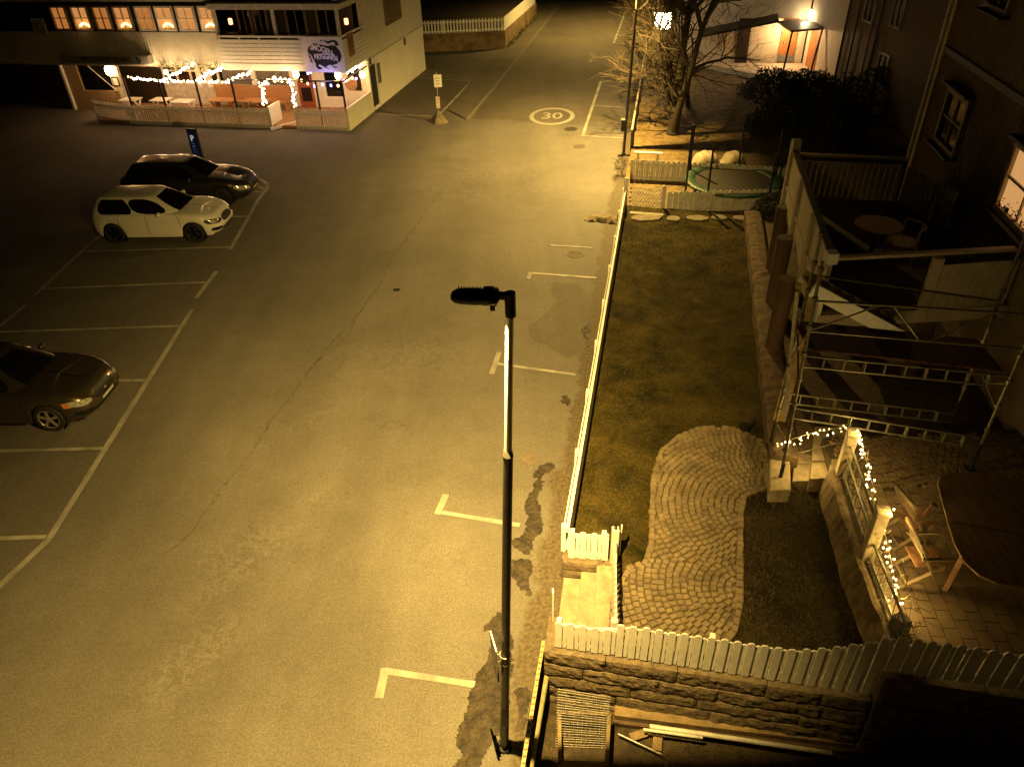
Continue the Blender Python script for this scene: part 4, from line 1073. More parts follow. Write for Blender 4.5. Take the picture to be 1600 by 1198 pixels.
# garland under the wall
mb = MB(); rr = random.Random(3); a, b = pt(245, 103, 2.75), pt(345, 104, 2.75)
for k in range(420):
    f = rr.random(); p = a.lerp(b, f)+Vector((rr.gauss(0, .05), rr.gauss(0, .05), rr.gauss(0, .05))); q = p+Vector((rr.gauss(0, .07), rr.gauss(0, .07), rr.gauss(0, .07))); mb.tube([p, q], .008, 4, False)
tag(mb.obj('garland', mat('fir_green', (.10, .12, .035), .8)), 'fir garland hanging below the boarded upper wall', 'garland')
# little louvred hatch at far left
c = BL(62, 42, UD); t = thing('wall_hatch', 'small cream louvred hatch high on the dark wall at far left', 'hatch', BW(c[0], UD, c[1]))
s_, z_ = c; f = LB(); f.bx(s_-.34, s_-.27, UD+.0, UD+.06, z_-.36, z_+.36); f.bx(s_+.27, s_+.34, UD, UD+.06, z_-.36, z_+.36); f.bx(s_-.27, s_+.27, UD, UD+.06, z_+.28, z_+.36); f.bx(s_-.27, s_+.27, UD, UD+.06, z_-.36, z_-.28); f.obj('frame', WHITE, t)
f = LB()
for k in range(8): f.bx(s_-.24+k*.06, s_-.20+k*.06, UD+.0, UD+.03, z_-.28, z_+.28)
f.obj('louvre', WHITE_OLD, t)

# ================================================================== BEHIND THE BAR: terrace wall with white fence
W1, W2, W3 = G(640, 83), G(787, 76), G(836, 29)
W1 = Vector((W1.x-1.5, W1.y, 0))
wz = ZAT((G(659, 83).x, G(659, 83).y), 55); fz = ZAT((G(659, 83).x, G(659, 83).y), 33.5)
MOSSW = mat('stained_wall', (.20, .135, .07), .9, var=.6, scale=1.6, bump=.6, bscale=12)
mb = MB(); mb.bar(W1+Vector((0, 0, wz/2)), W2+Vector((0, 0, wz/2)), .25, wz); mb.bar(W2+Vector((0, 0, wz/2)), W3+Vector((0, 0, wz/2)), .25, wz)
tag(mb.obj('terrace_wall', MOSSW), 'stained brown retaining wall carrying the white fence behind the bar', 'wall')
mb = MB(); mb.prism([(W1.x, W1.y), (W2.x, W2.y), (W3.x, W3.y), (W3.x-2, W3.y+30), (-60, 95), (-60, 52)], 0, wz-.02); struct(mb.obj('terrace_ground', SOIL))
picket_fence('white fence of spaced pointed pickets on the wall behind the bar', Vector((W1.x, W1.y-.05, 0)), Vector((W2.x-.02, W2.y-.05, 0)), wz-.02, fz-wz, .10, None, .10, rail_side=1, m=WHITE, narrow_drop=0)
picket_fence('white dense board fence running away up the street on the terrace wall', W2+Vector((.05, .1, 0)), W3, wz-.02, fz-wz, .12, None, .012, rail_side=1, m=WHITE, narrow_drop=0)
t = thing('ivy', 'low ivy tufts at the foot of the terrace wall by the street', 'plant', W3)
mb = MB(); rr = random.Random(5)
for k in range(300):
    f = rr.random(); p = W2.lerp(W3, f)+Vector((.15+abs(rr.gauss(0, .12)), 0, abs(rr.gauss(0, .22))*(.3+f))); a = rr.uniform(0, 6.28)
    mb.add([p, p+Vector((.09*math.cos(a), .09*math.sin(a), .03)), p+Vector((.05*math.cos(a+1), .05*math.sin(a+1), .09))], [(0, 1, 2)])
mb.obj('leaves', mat('ivy_leaf', (.045, .05, .02), .7), t)

# ---- parking sign on a concrete foot
SB = G(686, 191); t = thing('parking_sign', 'two small white sign plates on a thin pole in a concrete pyramid foot', 'sign', SB)
top = Vector((SB.x+.06, SB.y, 2.2)); fd = Vector((.05, -1, 0))
mb = MB(); mb.tube([SB+Vector((0, 0, .3)), top], .022, 8); mb.obj('pole', STEEL, t)
mb = MB(); r_ = .50; b4 = [SB+Vector((r_*math.cos(a), r_*math.sin(a), 0)) for a in (-1.9, -.35, 1.25, 2.8)]; t4 = [SB+Vector((.09*math.cos(a), .09*math.sin(a), .50)) for a in (-1.9, -.35, 1.25, 2.8)]
mb.add(b4+t4, [(0, 1, 5, 4), (1, 2, 6, 5), (2, 3, 7, 6), (3, 0, 4, 7), (4, 5, 6, 7)]); mb.obj('foot', CONCD, t, bevel=.02)
for (u0, v0, u1, v1, nm) in ((677, 117, 691, 136, 'plate'), (680.5, 151, 688, 169, 'lower_plate')):
    a = VP(u0, v0, SB, SB+Vector((1, .05, 0))); b = VP(u1, v1, SB, SB+Vector((1, .05, 0))); c = (a+b)/2; w, h = abs(b.x-a.x), abs(a.z-b.z)
    mb = MB(); mb.box(c+Vector((0, -.04, 0)), (w, .012, h)); pl = mb.obj(nm, WHITE if nm == 'plate' else mat('pinkish_plate', (.62, .50, .46), .5), t, bevel=.004)
    mb = MB()
    for k in range(3 if nm == 'plate' else 2): mb.box(c+Vector((0, -.048, h*(.22-.22*k))), (w*(.6-.1*k), .003, h*.05))
    mb.obj('small_print', mat('grey_print', (.25, .2, .18), .6), pl)
# ---- blue parking totem
PB = G(317, 270); PT = ZAT((PB.x, PB.y), 201)
t = thing('parking_totem', 'narrow dark blue parking totem with white P behind the parked dark car', 'sign', PB)
ax = Vector((.96, -.28, 0)); nx_ = Vector((-.28, -.96, 0)).normalized()
mb = MB(); mb.box(PB+Vector((0, 0, PT/2)), (.40, .14, PT), rz=math.atan2(ax.y, ax.x)); mb.obj('cabinet', mat('navy_cabinet', (.01, .012, .03), .4), t, bevel=.015)
mb = MB(); mb.box(PB+nx_*.075+Vector((0, 0, PT*.52)), (.30, .012, PT*.86), rz=math.atan2(ax.y, ax.x)); mb.obj('face', mat('navy_face', (.015, .03, .10), .4, emit=(.02, .05, .20), estr=.03), t)
q = text_mb('P', .30, .004, bold=.008); xform(q, frame(PB+nx_*.084+Vector((0, 0, PT-.36)), ax, (0, 0, 1), nx_)).obj('letter', mat('white_glow_print', (.7, .7, .7), .5, emit=(.8, .85, 1), estr=.35), t)
mb = MB(); rr = random.Random(12); F = frame(PB+nx_*.084+Vector((0, 0, PT*.42)), ax, (0, 0, 1), nx_); q = MB()
for k in range(9):
    y = .46-k*.115
    for s_ in (-.05, .03): q.box((s_+rr.uniform(-.02, .02), y+rr.uniform(-.01, .01), 0), (rr.uniform(.02, .08), rr.uniform(.012, .07), .004))
xform(q, F).obj('small_print', mat('blue_print', (.2, .35, .7), .5, emit=(.12, .3, .8), estr=.16), t)

# ================================================================== CARS
def resample(fx, n_pts):
    d = [fx(i/1200) for i in range(1200)]; acc = [0]
    for i in range(1200): acc.append(acc[-1]+(Vector(d[(i+1) % 1200])-Vector(d[i])).length)
    out = []; j = 0
    for k in range(n_pts):
        tgt = acc[-1]*k/n_pts
        while acc[j+1] < tgt: j += 1
        f = (tgt-acc[j])/max(1e-9, acc[j+1]-acc[j]); out.append(Vector(d[j % 1200]).lerp(Vector(d[(j+1) % 1200]), f))
    return out
def outline(x0, x1, w, n, N):
    c, a = (x0+x1)/2, (x1-x0)/2
    def fx(t):
        th = 2*math.pi*t; C, S = math.cos(th), math.sin(th)
        return (c+a*math.copysign(abs(C)**(2/n), C), w*math.copysign(abs(S)**(2/n), S))
    return resample(fx, N)
def make_car(label, p):
    t = thing('parked_car', label, 'car', (0, 0, 0), 'cars parked in the left car park'); N = 176
    PAINTM = mat(p['pname'], p['paint'], .28, p.get('metal', 0), var=.04, coat=.9, spec=.5)
    XF, XR, W = p['xf'], p['xr'], p['w']; wx = p['wx']; AR = .375; sill = .22
    def belt(x):
        if x > p['cowl']: f = (x-p['cowl'])/(XF-p['cowl']); return lerp(p['belt'], p['nose'], f**1.7)
        if x < p['gr0'] and p.get('boot'): f = (p['gr0']-x)/(p['gr0']-XR); return lerp(p['belt'], p['belt']-.05, f)
        return p['belt']
    def bot(x, y):
        z = sill+(.04 if abs(x) > 1.9 else 0)
        if abs(y) > W*.72:
            for xc in wx:
                if abs(x-xc) < AR: z = max(z, .33+math.sqrt(AR*AR-(x-xc)**2)*.98)
        return z
    rows = [(0, .965, .10, .06), (.12, .985, .03, .02), (.30, 1.0, .0, .0), (.50, 1.0, .0, .0), (.68, .995, .03, .02), (.82, .985, .07, .04), (.93, .965, .13, .07), (1.0, .93, .20, .11)]
    rings = [outline(XR+ti, XF-ni, W*wm, 5.2, N) for f, wm, ni, ti in rows]
    zs = []; R3 = []
    for (f, wm, ni, ti), rg in zip(rows, rings):
        R3.append([Vector((q.x, q.y, lerp(bot(q.x, q.y), belt(q.x), f))) for q in rg])
    base = R3[-1]; cap = []
    for sc, cr in ((.93, .018), (.8, .032), (.55, .045), (.25, .05), (.02, .05)):
        cap.append([Vector((lerp((XF+XR)/2, q.x, 1-(1-sc)*.10 if abs(q.x-(XF+XR)/2) < 1.6 else 1-(1-sc)*.16), q.y*sc, belt(q.x)+cr)) for q in base])
    R3 += cap
    mb = MB(); nr = len(R3); vs = [v for r in R3 for v in r]
    mb.add(vs, [(i*N+j, i*N+(j+1) % N, (i+1)*N+(j+1) % N, (i+1)*N+j) for i in range(nr-1) for j in range(N)], True)
    body = mb.obj('body', PAINTM, t)
    K = len(rows)
    def S(u, f):
        for k in range(K-1):
            if rows[k+1][0] >= f: break
        g = (f-rows[k][0])/(rows[k+1][0]-rows[k][0]); x = (u % 1)*N; i = int(x) % N; fr = x-int(x)
        a = R3[k][i].lerp(R3[k][(i+1) % N], fr); b = R3[k+1][i].lerp(R3[k+1][(i+1) % N], fr); return a.lerp(b, g)
    def patch(Sf, u0, u1, f0, f1, name, m, nu=14, nf=5, off=.004, par=None, rnd=.0, shear=0, taper=0):
        q = MB(); P = {}
        for i in range(nu+1):
            for j in range(nf+1):
                a, b = i/nu, j/nf
                ff0, ff1 = f0+shear*a+taper*a, f1+shear*a-taper*a
                if rnd:
                    ea = min(a, 1-a); k = min(1, ea/rnd); k = math.sqrt(max(0, 1-(1-k)**2)); mid_ = (ff0+ff1)/2; b2 = mid_+(lerp(ff0, ff1, b)-mid_)*(.35+.65*k)
                else: b2 = lerp(ff0, ff1, b)
                u = lerp(u0, u1, a); P[i, j] = (u, b2)
        c = Vector(((XF+XR)/2, 0, .8)); vv = []
        for i in range(nu+1):
            for j in range(nf+1):
                u, f = P[i, j]; p0 = Sf(u, f); du = Sf(u+.002, f)-Sf(u-.002, f); df = Sf(u, min(f+.01, .999))-Sf(u, max(f-.01, 0)); nn2 = du.cross(df)
                if nn2.length > 0: nn2.normalize()
                if nn2.dot(p0-c) < 0: nn2 = -nn2
                vv.append(p0+nn2*off)
        q.add(vv, [(i*(nf+1)+j, (i+1)*(nf+1)+j, (i+1)*(nf+1)+j+1, i*(nf+1)+j+1) for i in range(nu) for j in range(nf)], True)
        return q.obj(name, m, par or t)
    # greenhouse
    M2 = 120; hs = [0, .1, .25, .5, .75, .9, 1.0]; GR3 = []
    for h in hs:
        bulge = .02*math.sin(math.pi*h)
        rg = outline(lerp(p['gr0'], p['gr1'], h)-bulge, lerp(p['gf0'], p['gf1'], h)+bulge, lerp(W*.90, W*.66, h)+bulge, 5.5, M2)
        GR3.append([Vector((q.x, q.y, lerp(p['belt']+.0, p['roof'], h)+(.0 if h < 1 else .0))) for q in rg])
    top_ = GR3[-1]; cx = (p['gr1']+p['gf1'])/2
    for sc, cr in ((.95, .022), (.8, .04), (.5, .055), (.02, .06)): GR3.append([Vector((cx+(q.x-cx)*sc, q.y*sc, p['roof']+cr)) for q in top_])
    mb = MB(); nr = len(GR3); mb.add([v for r in GR3 for v in r], [(i*M2+j, i*M2+(j+1) % M2, (i+1)*M2+(j+1) % M2, (i+1)*M2+j) for i in range(nr-1) for j in range(M2)], True)
    mb.obj('roof', PAINTM, t)
    def SG(u, f):
        for k in range(len(hs)-1):
            if hs[k+1] >= f: break
        g = (f-hs[k])/(hs[k+1]-hs[k]); x = (u % 1)*M2; i = int(x) % M2; fr = x-int(x)
        a = GR3[k][i].lerp(GR3[k][(i+1) % M2], fr); b = GR3[k+1][i].lerp(GR3[k+1][(i+1) % M2], fr); return a.lerp(b, g)
    patch(SG, -.076, .076, .05, .97, 'windscreen', GLASS, 20, 6, rnd=.06)
    patch(SG, .42, .58, .25, .93, 'rear_window', GLASS, 16, 6, rnd=.06)
    for sg in (1, -1):
        for (a, b, tp) in p['side']:
            patch(SG, sg*a, sg*b, .03, .955, 'side_window', GLASS, 14, 6, rnd=tp)
    # lights, grille, plate, seams
    LENS = mat('headlamp_glass', (.55, .55, .5), .12, .3, var=.6, scale=25, spec=.8)
    for sg in (1, -1):
        hl = patch(S, sg*p['hl'][0], sg*p['hl'][1], p['hl'][2], p['hl'][3], 'headlight', mat('headlamp_dark', (.05, .05, .05), .15) if p.get('darkhl') else LENS, 14, 5, .006, rnd=.5)
        patch(S, sg*lerp(p['hl'][0], p['hl'][1], .35), sg*lerp(p['hl'][0], p['hl'][1], .7), p['hl'][2]+.03, p['hl'][3]-.03, 'lamp_lens', LENS, 8, 4, .010, par=hl, rnd=.5)
        if p.get('amber'): patch(S, sg*lerp(p['hl'][0], p['hl'][1], .80), sg*lerp(p['hl'][0], p['hl'][1], 1.05), p['hl'][2]+.0, p['hl'][3]-.05, 'indicator', mat('amber_lens', (.6, .2, .03), .2), 6, 3, .011, par=hl)
        patch(S, sg*.452, sg*.49, .55, .86, 'tail_light', mat('red_lens', (.12, .01, .01), .2), 8, 4, .006, rnd=.4)
        patch(S, sg*.044, sg*.082, .18, .40, 'fog_lamp', BLACKM, 8, 4, .006, rnd=.5)
        for u_ in p['seams']: patch(S, sg*u_, sg*(u_+.0014), .12, .97, 'door_seam', BLACKM, 1, 10, .003)
        for u_ in p['handles']: patch(S, sg*u_, sg*(u_+.018), .80, .835, 'door_handle', PAINTM if not p.get('chrome') else CHROME, 6, 2, .028, rnd=.3)
    patch(S, -.033, .033, .50, .88, 'grille', BLACKM, 12, 5, .006, rnd=.4)
    patch(S, -.045, .045, .12, .30, 'lower_intake', BLACKM, 12, 4, .006, rnd=.3)
    patch(S, -.020, .020, .34, .46, 'number_plate', mat('plate_white', (.55, .52, .42), .5), 8, 3, .012)
    patch(S, -.004, .004, .60, .74, 'badge', CHROME, 6, 3, .012, rnd=.5)
    for sg in (1, -1):
        m_ = MB(); c = Vector((p['gf0']-.62, sg*(W+.09), p['belt']+.06)); m_.ball(c, .1, 12, 8, (.7, 1.05, .72)); m_.bar(c-Vector((0, sg*.14, .03)), c, .06, .03); m_.obj('wing_mirror', PAINTM, t)
        for xc in wx:
            wr = .325; yo = sg*(W-.035); yi = sg*(W-.25)
            prof = [(yi, .20), (yi, wr-.02), (yi+sg*.02, wr), (yo-sg*.02, wr), (yo, wr-.03), (yo-sg*.004, .235), (yo-sg*.02, .225)]
            def rev(prof, name, m, par):
                q = MB(); n_ = 32; v_ = [Vector((xc+r*math.cos(2*math.pi*j/n_), y, wr+r*math.sin(2*math.pi*j/n_))) for y, r in prof for j in range(n_)]
                q.add(v_, [(i*n_+j, i*n_+(j+1) % n_, (i+1)*n_+(j+1) % n_, (i+1)*n_+j) for i in range(len(prof)-1) for j in range(n_)], True); return q.obj(name, m, par)
            wh = rev(prof, 'wheel', RUBBER, t)
            RIM = mat(p['rname'], p['rim'], .3, .7)
            q = MB(); n_ = 30
            for k in range(5):
                a = 2*math.pi*k/5+.3; d_ = Vector((math.cos(a), 0, math.sin(a))); q.bar(Vector((xc, yo-sg*.02, wr))+d_*.03, Vector((xc, yo-sg*.02, wr))+d_*.215, .055, .022, (0, 1, 0))
            q.tube([Vector((xc, yo-sg*.035, wr)), Vector((xc, yo-sg*.004, wr))], .045, 14)
            ring = [Vector((xc+.222*math.cos(2*math.pi*j/28), yo-sg*.018, wr+.222*math.sin(2*math.pi*j/28))) for j in range(29)]; q.tube(ring, .014, 6, False)
            q.obj('rim', RIM, wh)
            rev([(sg*(W-.07), AR-.004), (sg*(W-.36), AR-.004), (sg*(W-.36), .01)], 'wheel_arch', RUBBER, t)
    m_ = MB(); m_.box(((XF+XR)/2, 0, .24), (XF-XR-.5, W*1.6, .06)); m_.obj('underbody', RUBBER, t)
    if p.get('rails'):
        for sg in (1, -1):
            m_ = MB(); m_.tube([Vector((p['gr1']+.15, sg*W*.62, p['roof']+.02)), Vector((p['gr1']+.3, sg*W*.62, p['roof']+.06)), Vector((p['gf1']-.3, sg*W*.62, p['roof']+.06)), Vector((p['gf1']-.1, sg*W*.62, p['roof']+.01))], .012, 6); m_.obj('roof_rail', CHROME, t)
    return t
hatch = dict(pname='white_car_paint', paint=(.72, .71, .68), xf=2.16, xr=-2.10, w=.90, wx=(1.31, -1.31), cowl=.95, belt=.95, nose=.75, gr0=-2.02, gr1=-1.72, gf0=1.02, gf1=.18, roof=1.41,
             side=((.106, .243, .40), (.246, .392, .12)), hl=(.036, .094, .60, .86), darkhl=True, seams=(.165, .262, .345), handles=(.235, .325), rname='dark_rim', rim=(.02, .02, .02))
wagon = dict(hatch, pname='dark_silver_paint', paint=(.04, .038, .034), metal=.6, xf=2.32, xr=-2.40, wx=(1.38, -1.38), w=.92, gr0=-2.2, gr1=-1.8, nose=.68, hl=(.036, .090, .58, .84), darkhl=False, side=((.110, .215, .40), (.218, .315, .05), (.318, .39, .14)), rname='grey_rim', rim=(.08, .08, .08), rails=False)
sedan = dict(hatch, pname='dark_bronze_paint', paint=(.075, .062, .042), metal=.65, xf=2.28, xr=-2.35, wx=(1.36, -1.36), w=.91, boot=True, gr0=-1.55, gr1=-1.0, gf0=1.05, gf1=.25, roof=1.39, hl=(.042, .092, .60, .82), darkhl=False, amber=True, rname='silver_rim', rim=(.55, .53, .45), chrome=True)
def place(t, fx, fy_, wxf, w, rz):
    """put the near front wheel contact at the given plan point"""
    c, s_ = math.cos(rz), math.sin(rz); lx, ly = wxf, -(w-.12)
    t.location = (fx-(lx*c-ly*s_), fy_-(lx*s_+ly*c), .006); t.rotation_euler = (0, 0, rz)
c1 = make_car('white hatchback parked between bay lines, in front of the dark silver car', hatch); g = G(309, 378); place(c1, g.x, g.y, 1.31, .90, R(-3))
c2 = make_car('dark silver car parked at the rounded end of the bays behind the white hatchback', wagon); g = G(352, 321); place(c2, g.x, g.y, 1.38, .92, R(-3))
c3 = make_car('dark bronze saloon cut off by the left edge, with silver five-spoke wheels and amber indicators', sedan); g = G(88, 671); place(c3, g.x, g.y, 1.36, .91, R(-3))

# ================================================================== GARDEN BEHIND THE LAWN
def xy(p): return Vector((p.x, p.y, 0))
ZF = .30
def cross_fence(u0, v0, u1, v1, vt, label, post=False):
    a, b = G(u0, v0, ZF), G(u1, v1, ZF); h = ZAT((a.x, a.y), vt)-ZF
    return picket_fence(label, xy(a), xy(b), ZF, h, .115, .05, .008, group='picket fences across the garden', m=WHITE_OLD, narrow_drop=.05)
cross_fence(984, 280, 1236, 293, 249, 'farther weathered picket fence across the garden, behind the trampoline')
cross_fence(1041, 331, 1235, 327, 299, 'nearer weathered picket fence across the garden, in front of the trampoline')
t = thing('fence_post', 'stout white post at the left end of the nearer garden picket fence', 'post', G(1035, 334, ZF)); mb = MB(); p = G(1035, 334, ZF); mb.box(p+Vector((0, .05, .42)), (.11, .11, .84)); mb.obj('shaft', WHITE_OLD, t, bevel=.008); mb = MB(); mb.ball(p+Vector((0, .05, .87)), .06); mb.obj('knob', WHITE_OLD, t)
t = thing('fence_post', 'white post with knob at the far end of the road-side garden fence', 'post', (FB.x, FB.y, 0)); mb = MB(); mb.box(FB+Vector((.0, .05, -.35)), (.12, .12, 1.0)); mb.obj('shaft', WHITE, t, bevel=.008); mb = MB(); mb.ball(FB+Vector((0, .05, .19)), .07); mb.obj('knob', WHITE, t)
# cobbled bit and slab by the small gate
mb = MB(); rnd = random.Random(8); pl = [tuple(p) for p in px([(986, 293), (1034, 296), (1034, 332), (984, 330)], ZF)]
for i in range(34):
    for j in range(24):
        c = (pl[3][0]+i*.105+(j % 2)*.05, pl[3][1]+j*.12)
        if inside(c, pl): stone(c, rnd.uniform(-.2, .2), .095, .105, ZF)
struct(mb.obj('cobbled_path', COB))
mb = MB(); a, b = G(984, 333, ZG), G(1036, 337, ZG); mb.bar(a+Vector((0, 0, -.05)), b+Vector((0, 0, -.05)), .18, .16); struct(mb.obj('kerb', CONC))
for k, (u, v, w, d, l) in enumerate(((1009, 341.5, .95, .55, 'wide grooved stepping stone at the left start of the row'), (1052, 343, .48, .42, 'second stepping stone from the left along the lawn end'), (1089, 342, .72, .45, 'third and largest pale stepping stone along the lawn end'), (1124, 341, .55, .42, 'fourth stepping stone along the lawn end'), (1158, 342, .55, .4, 'dim rightmost stepping stone of the lawn end row'))):
    c = G(u, v, ZG); n = 9; rr = random.Random(k); mb = MB()
    mb.prism([(c.x+w/2*math.cos(2*math.pi*i/n)*rr.uniform(.8, 1.1), c.y+d/2*math.sin(2*math.pi*i/n)*rr.uniform(.8, 1.1)) for i in range(n)], ZG-.02, ZG+.05)
    tag(mb.obj('stepping_stone', mat('pale_slab', (.20, .165, .11), .9, var=.4, bump=.5), bevel=.01), l, 'stepping stone', 'stepping stones along the end of the lawn')
# trampoline
TC = (G(1070, 281, .85)+G(1222, 281, .85))/2; TR = (G(1222, 281, .85)-G(1070, 281, .85)).length/2
t = thing('trampoline', 'round garden trampoline with green edge pad and black poles between the picket fences', 'trampoline', (TC.x, TC.y, ZF))
mb = MB(); n = 40; vs = []
for i in range(n):
    a = 2*math.pi*i/n
    for r, z in ((TR, .80), (TR, .86), (TR-.06, .88), (TR-.34, .87), (TR-.36, .84)): vs.append((TC.x+r*math.cos(a), TC.y+r*math.sin(a), z+.008*math.sin(a*17+r*9)))
mb.add(vs, [(i*5+j, ((i+1) % n)*5+j, ((i+1) % n)*5+j+1, i*5+j+1) for i in range(n) for j in range(4)], True); mb.obj('edge_pad', mat('green_pad', (.012, .055, .028), .5, var=.35, scale=4), t)
mb = MB(); mb.add([(TC.x+(TR-.35)*math.cos(2*math.pi*i/n), TC.y+(TR-.35)*math.sin(2*math.pi*i/n), .845) for i in range(n)], [tuple(range(n))]); mb.obj('jumping_mat', mat('black_mat', (.03, .025, .02), .85, var=.4), t)
for a, h in ((3.3, 2.5), (3.95, 2.1), (2.4, 2.1), (1.2, 2.0), (5.2, 1.9), (.3, 2.0)):
    q = Vector((TC.x+(TR+.05)*math.cos(a), TC.y+(TR+.05)*math.sin(a), ZF)); mb = MB(); mb.tube([q, q+Vector((0, 0, h))], .035, 8); mb.obj('net_pole', BLACKM, t)
# covered garden furniture
t = thing('covered_furniture', 'pale tarpaulin draped over two humps of furniture behind the trampoline', 'tarpaulin', G(1122, 262, ZF))
c = G(1122, 262, ZF); mb = MB(); NX, NY = 44, 20; vs = []
for i in range(NX+1):
    for j in range(NY+1):
        x = (i/NX-.5)*2.0; y = (j/NY-.5)*1.2
        bmp = lambda cx_, rx_, ry_, hh_: hh_*max(0, 1-abs((x-cx_)/rx_)**2.6-abs(y/ry_)**3)**.42
        h = max(bmp(-.48, .50, .52, .60), bmp(.55, .42, .48, .56), bmp(0, .8, .45, .22))
        h += .03*noise.noise(Vector((x*5, y*5, 1)))+.02*math.sin(x*22+y*6)*min(1, h*2)
        vs.append((c.x+x, c.y+y, ZF+max(.0, h)))
mb.add(vs, [(i*(NY+1)+j, (i+1)*(NY+1)+j, (i+1)*(NY+1)+j+1, i*(NY+1)+j+1) for i in range(NX) for j in range(NY)], True); mb.obj('tarpaulin', mat('tarp_cream', (.55, .47, .35), .6, var=.25, bump=.3), t)
mb = MB(); a, b = G(991, 238, .6), G(1035, 240, .6); mb.bar(a, b, .14, .05); t = thing('plank_bench', 'white plank bench end just behind the farther picket fence', 'bench', xy(a)); mb.obj('seat', WHITE, t)
for p in (a.lerp(b, .15), a.lerp(b, .85)): mb = MB(); mb.box((p.x, p.y, .43), (.08, .12, .30)); mb.obj('leg', WHITE_OLD, t)
# dark rail fence running up the road past the far lamp
RA, RB = G(980, 243), G(1006, 92)
t = thing('rail_fence', 'long dark wire fence with pale top edge running up the road past the far lamp', 'fence', RA)
d = (RB-RA).normalized(); L = (RB-RA).length
mb = MB(); mb.bar(RA+Vector((.12, 0, .95)), RB+Vector((.12, 0, .95)), .07, .05); mb.obj('top_rail', mat('pale_edge', (.42, .36, .26), .6), t)
mb = MB(); mb.bar(RA+Vector((.12, 0, .45)), RB+Vector((.12, 0, .45)), .04, .86); mb.obj('mesh_panel', BLACKM, t)
for k in range(9): mb = MB(); p = RA.lerp(RB, k/8); mb.box((p.x+.2, p.y, .5), (.07, .07, 1.0)); mb.obj('post', BLACKM, t)

# ---- bare trees
def bare_tree(base, label, h0, dirs, seed, r0, name='bare_tree', spread=1.0, levels=5, ln0=2.2, bark=BARK, zmax=99, group=None, leader=True):
    rr = random.Random(seed); t = thing(name, label, 'tree', base, group); mbT, mbL, mbW = MB(), MB(), MB()
    def grow(p, d, L, r, lev):
        tgt = mbT if lev == 0 else (mbL if r > .012 else mbW); n = 5; pts = [p]; q = p.copy(); dd = d.copy()
        for i in range(n):
            dd = (dd+Vector((rr.gauss(0, .16), rr.gauss(0, .16), rr.gauss(.03, .12)))).normalized(); q = q+dd*(L/n); pts.append(q.copy())
        rs = [lerp(r, r*.62, i/n) for i in range(n+1)]
        if lev == 0: rs[0] *= 1.55; rs[1] *= 1.1
        tgt.tube(pts, rs, 9 if r > .05 else (5 if r > .015 else 3), False)
        if lev >= levels: return
        k = rr.choice((3, 4, 4, 5)) if lev > 0 else (10 if L > 4.5 else 3)
        for i in range(k):
            f = (rr.uniform(.35, 1.0) if (lev or L < 4.5) else rr.uniform(.36, .95)) if i else 1.0; s_ = pts[min(n, int(f*n))]
            ax = Vector((rr.gauss(0, 1), rr.gauss(0, 1), rr.gauss(0, .55))); ax = (ax-dd*ax.dot(dd)*.8).normalized()
            nd = (dd*rr.uniform(.4, .9)+ax*rr.uniform(.45, 1.0)*spread).normalized()
            grow(s_.copy(), nd, (2.5 if (lev == 0 and L > 4.5) else L)*rr.uniform(.55, .82), max(.0055, r*rr.uniform(.42, .62)), lev+1)
    for (d, L, r) in dirs: grow(Vector(base), Vector(d).normalized(), L, r, 0)
    mbT.ball((base[0], base[1], base[2]), r0*.35 if r0 > .08 else .03, 7, 5)
    mbT.obj('trunk', bark, t)
    if mbL.v: mbL.obj('limbs', bark, t)
    if mbW.v: mbW.obj('twigs', TWIG, t)
    return t
bare_tree(G(1050, 210, ZF), 'large bare multi-stemmed tree at the roadside with pale knobbly limbs', 0, [((.02, .0, 1), 7.5, .17), ((.11, .02, 1), 7.0, .13), ((.2, .05, 1), 5.6, .09)], 21, .2, spread=1.0, levels=4, ln0=2.2)
bare_tree(G(1092, 205, ZF)+Vector((.3, 3.5, 0)), 'slender bare tree behind the large roadside tree', 0, [((.05, .1, 1), 3.6, .08), ((-.3, 0, 1), 3.2, .05)], 33, .1, spread=1.1, levels=4)
bare_tree(G(1010, 100, .2), 'low bare bush reaching over the kerb beyond the far lamp', 0, [((-.5, -.2, .8), 1.1, .04), ((-.1, .2, 1), 1.2, .04), ((-.6, .4, .7), 1.2, .035), ((.4, -.3, 1), 1.2, .035)], 5, .05, name='bare_bush', levels=4, spread=1.1, bark=TWIG, group='bare bushes by the kerb')
bare_tree(G(1003, 40, .2), 'orange-lit bare bush at the kerb at the top of the street', 0, [((-.5, -.2, .8), 1.4, .04), ((-.1, .2, 1), 1.5, .04), ((-.6, .4, .7), 1.5, .035), ((.4, -.3, 1), 1.3, .035)], 6, .05, name='bare_bush', levels=4, spread=1.1, bark=TWIG, group='bare bushes by the kerb')
bare_tree(G(972, 272, .1), 'little withered shrub at the foot of the far lamp fence', 0, [((-.3, -.1, 1), .35, .012), ((.1, .2, 1), .4, .012), ((-.5, .2, .8), .4, .01)], 8, .05, name='bare_bush', levels=3, spread=1.1, bark=TWIG, group='bare bushes by the kerb')
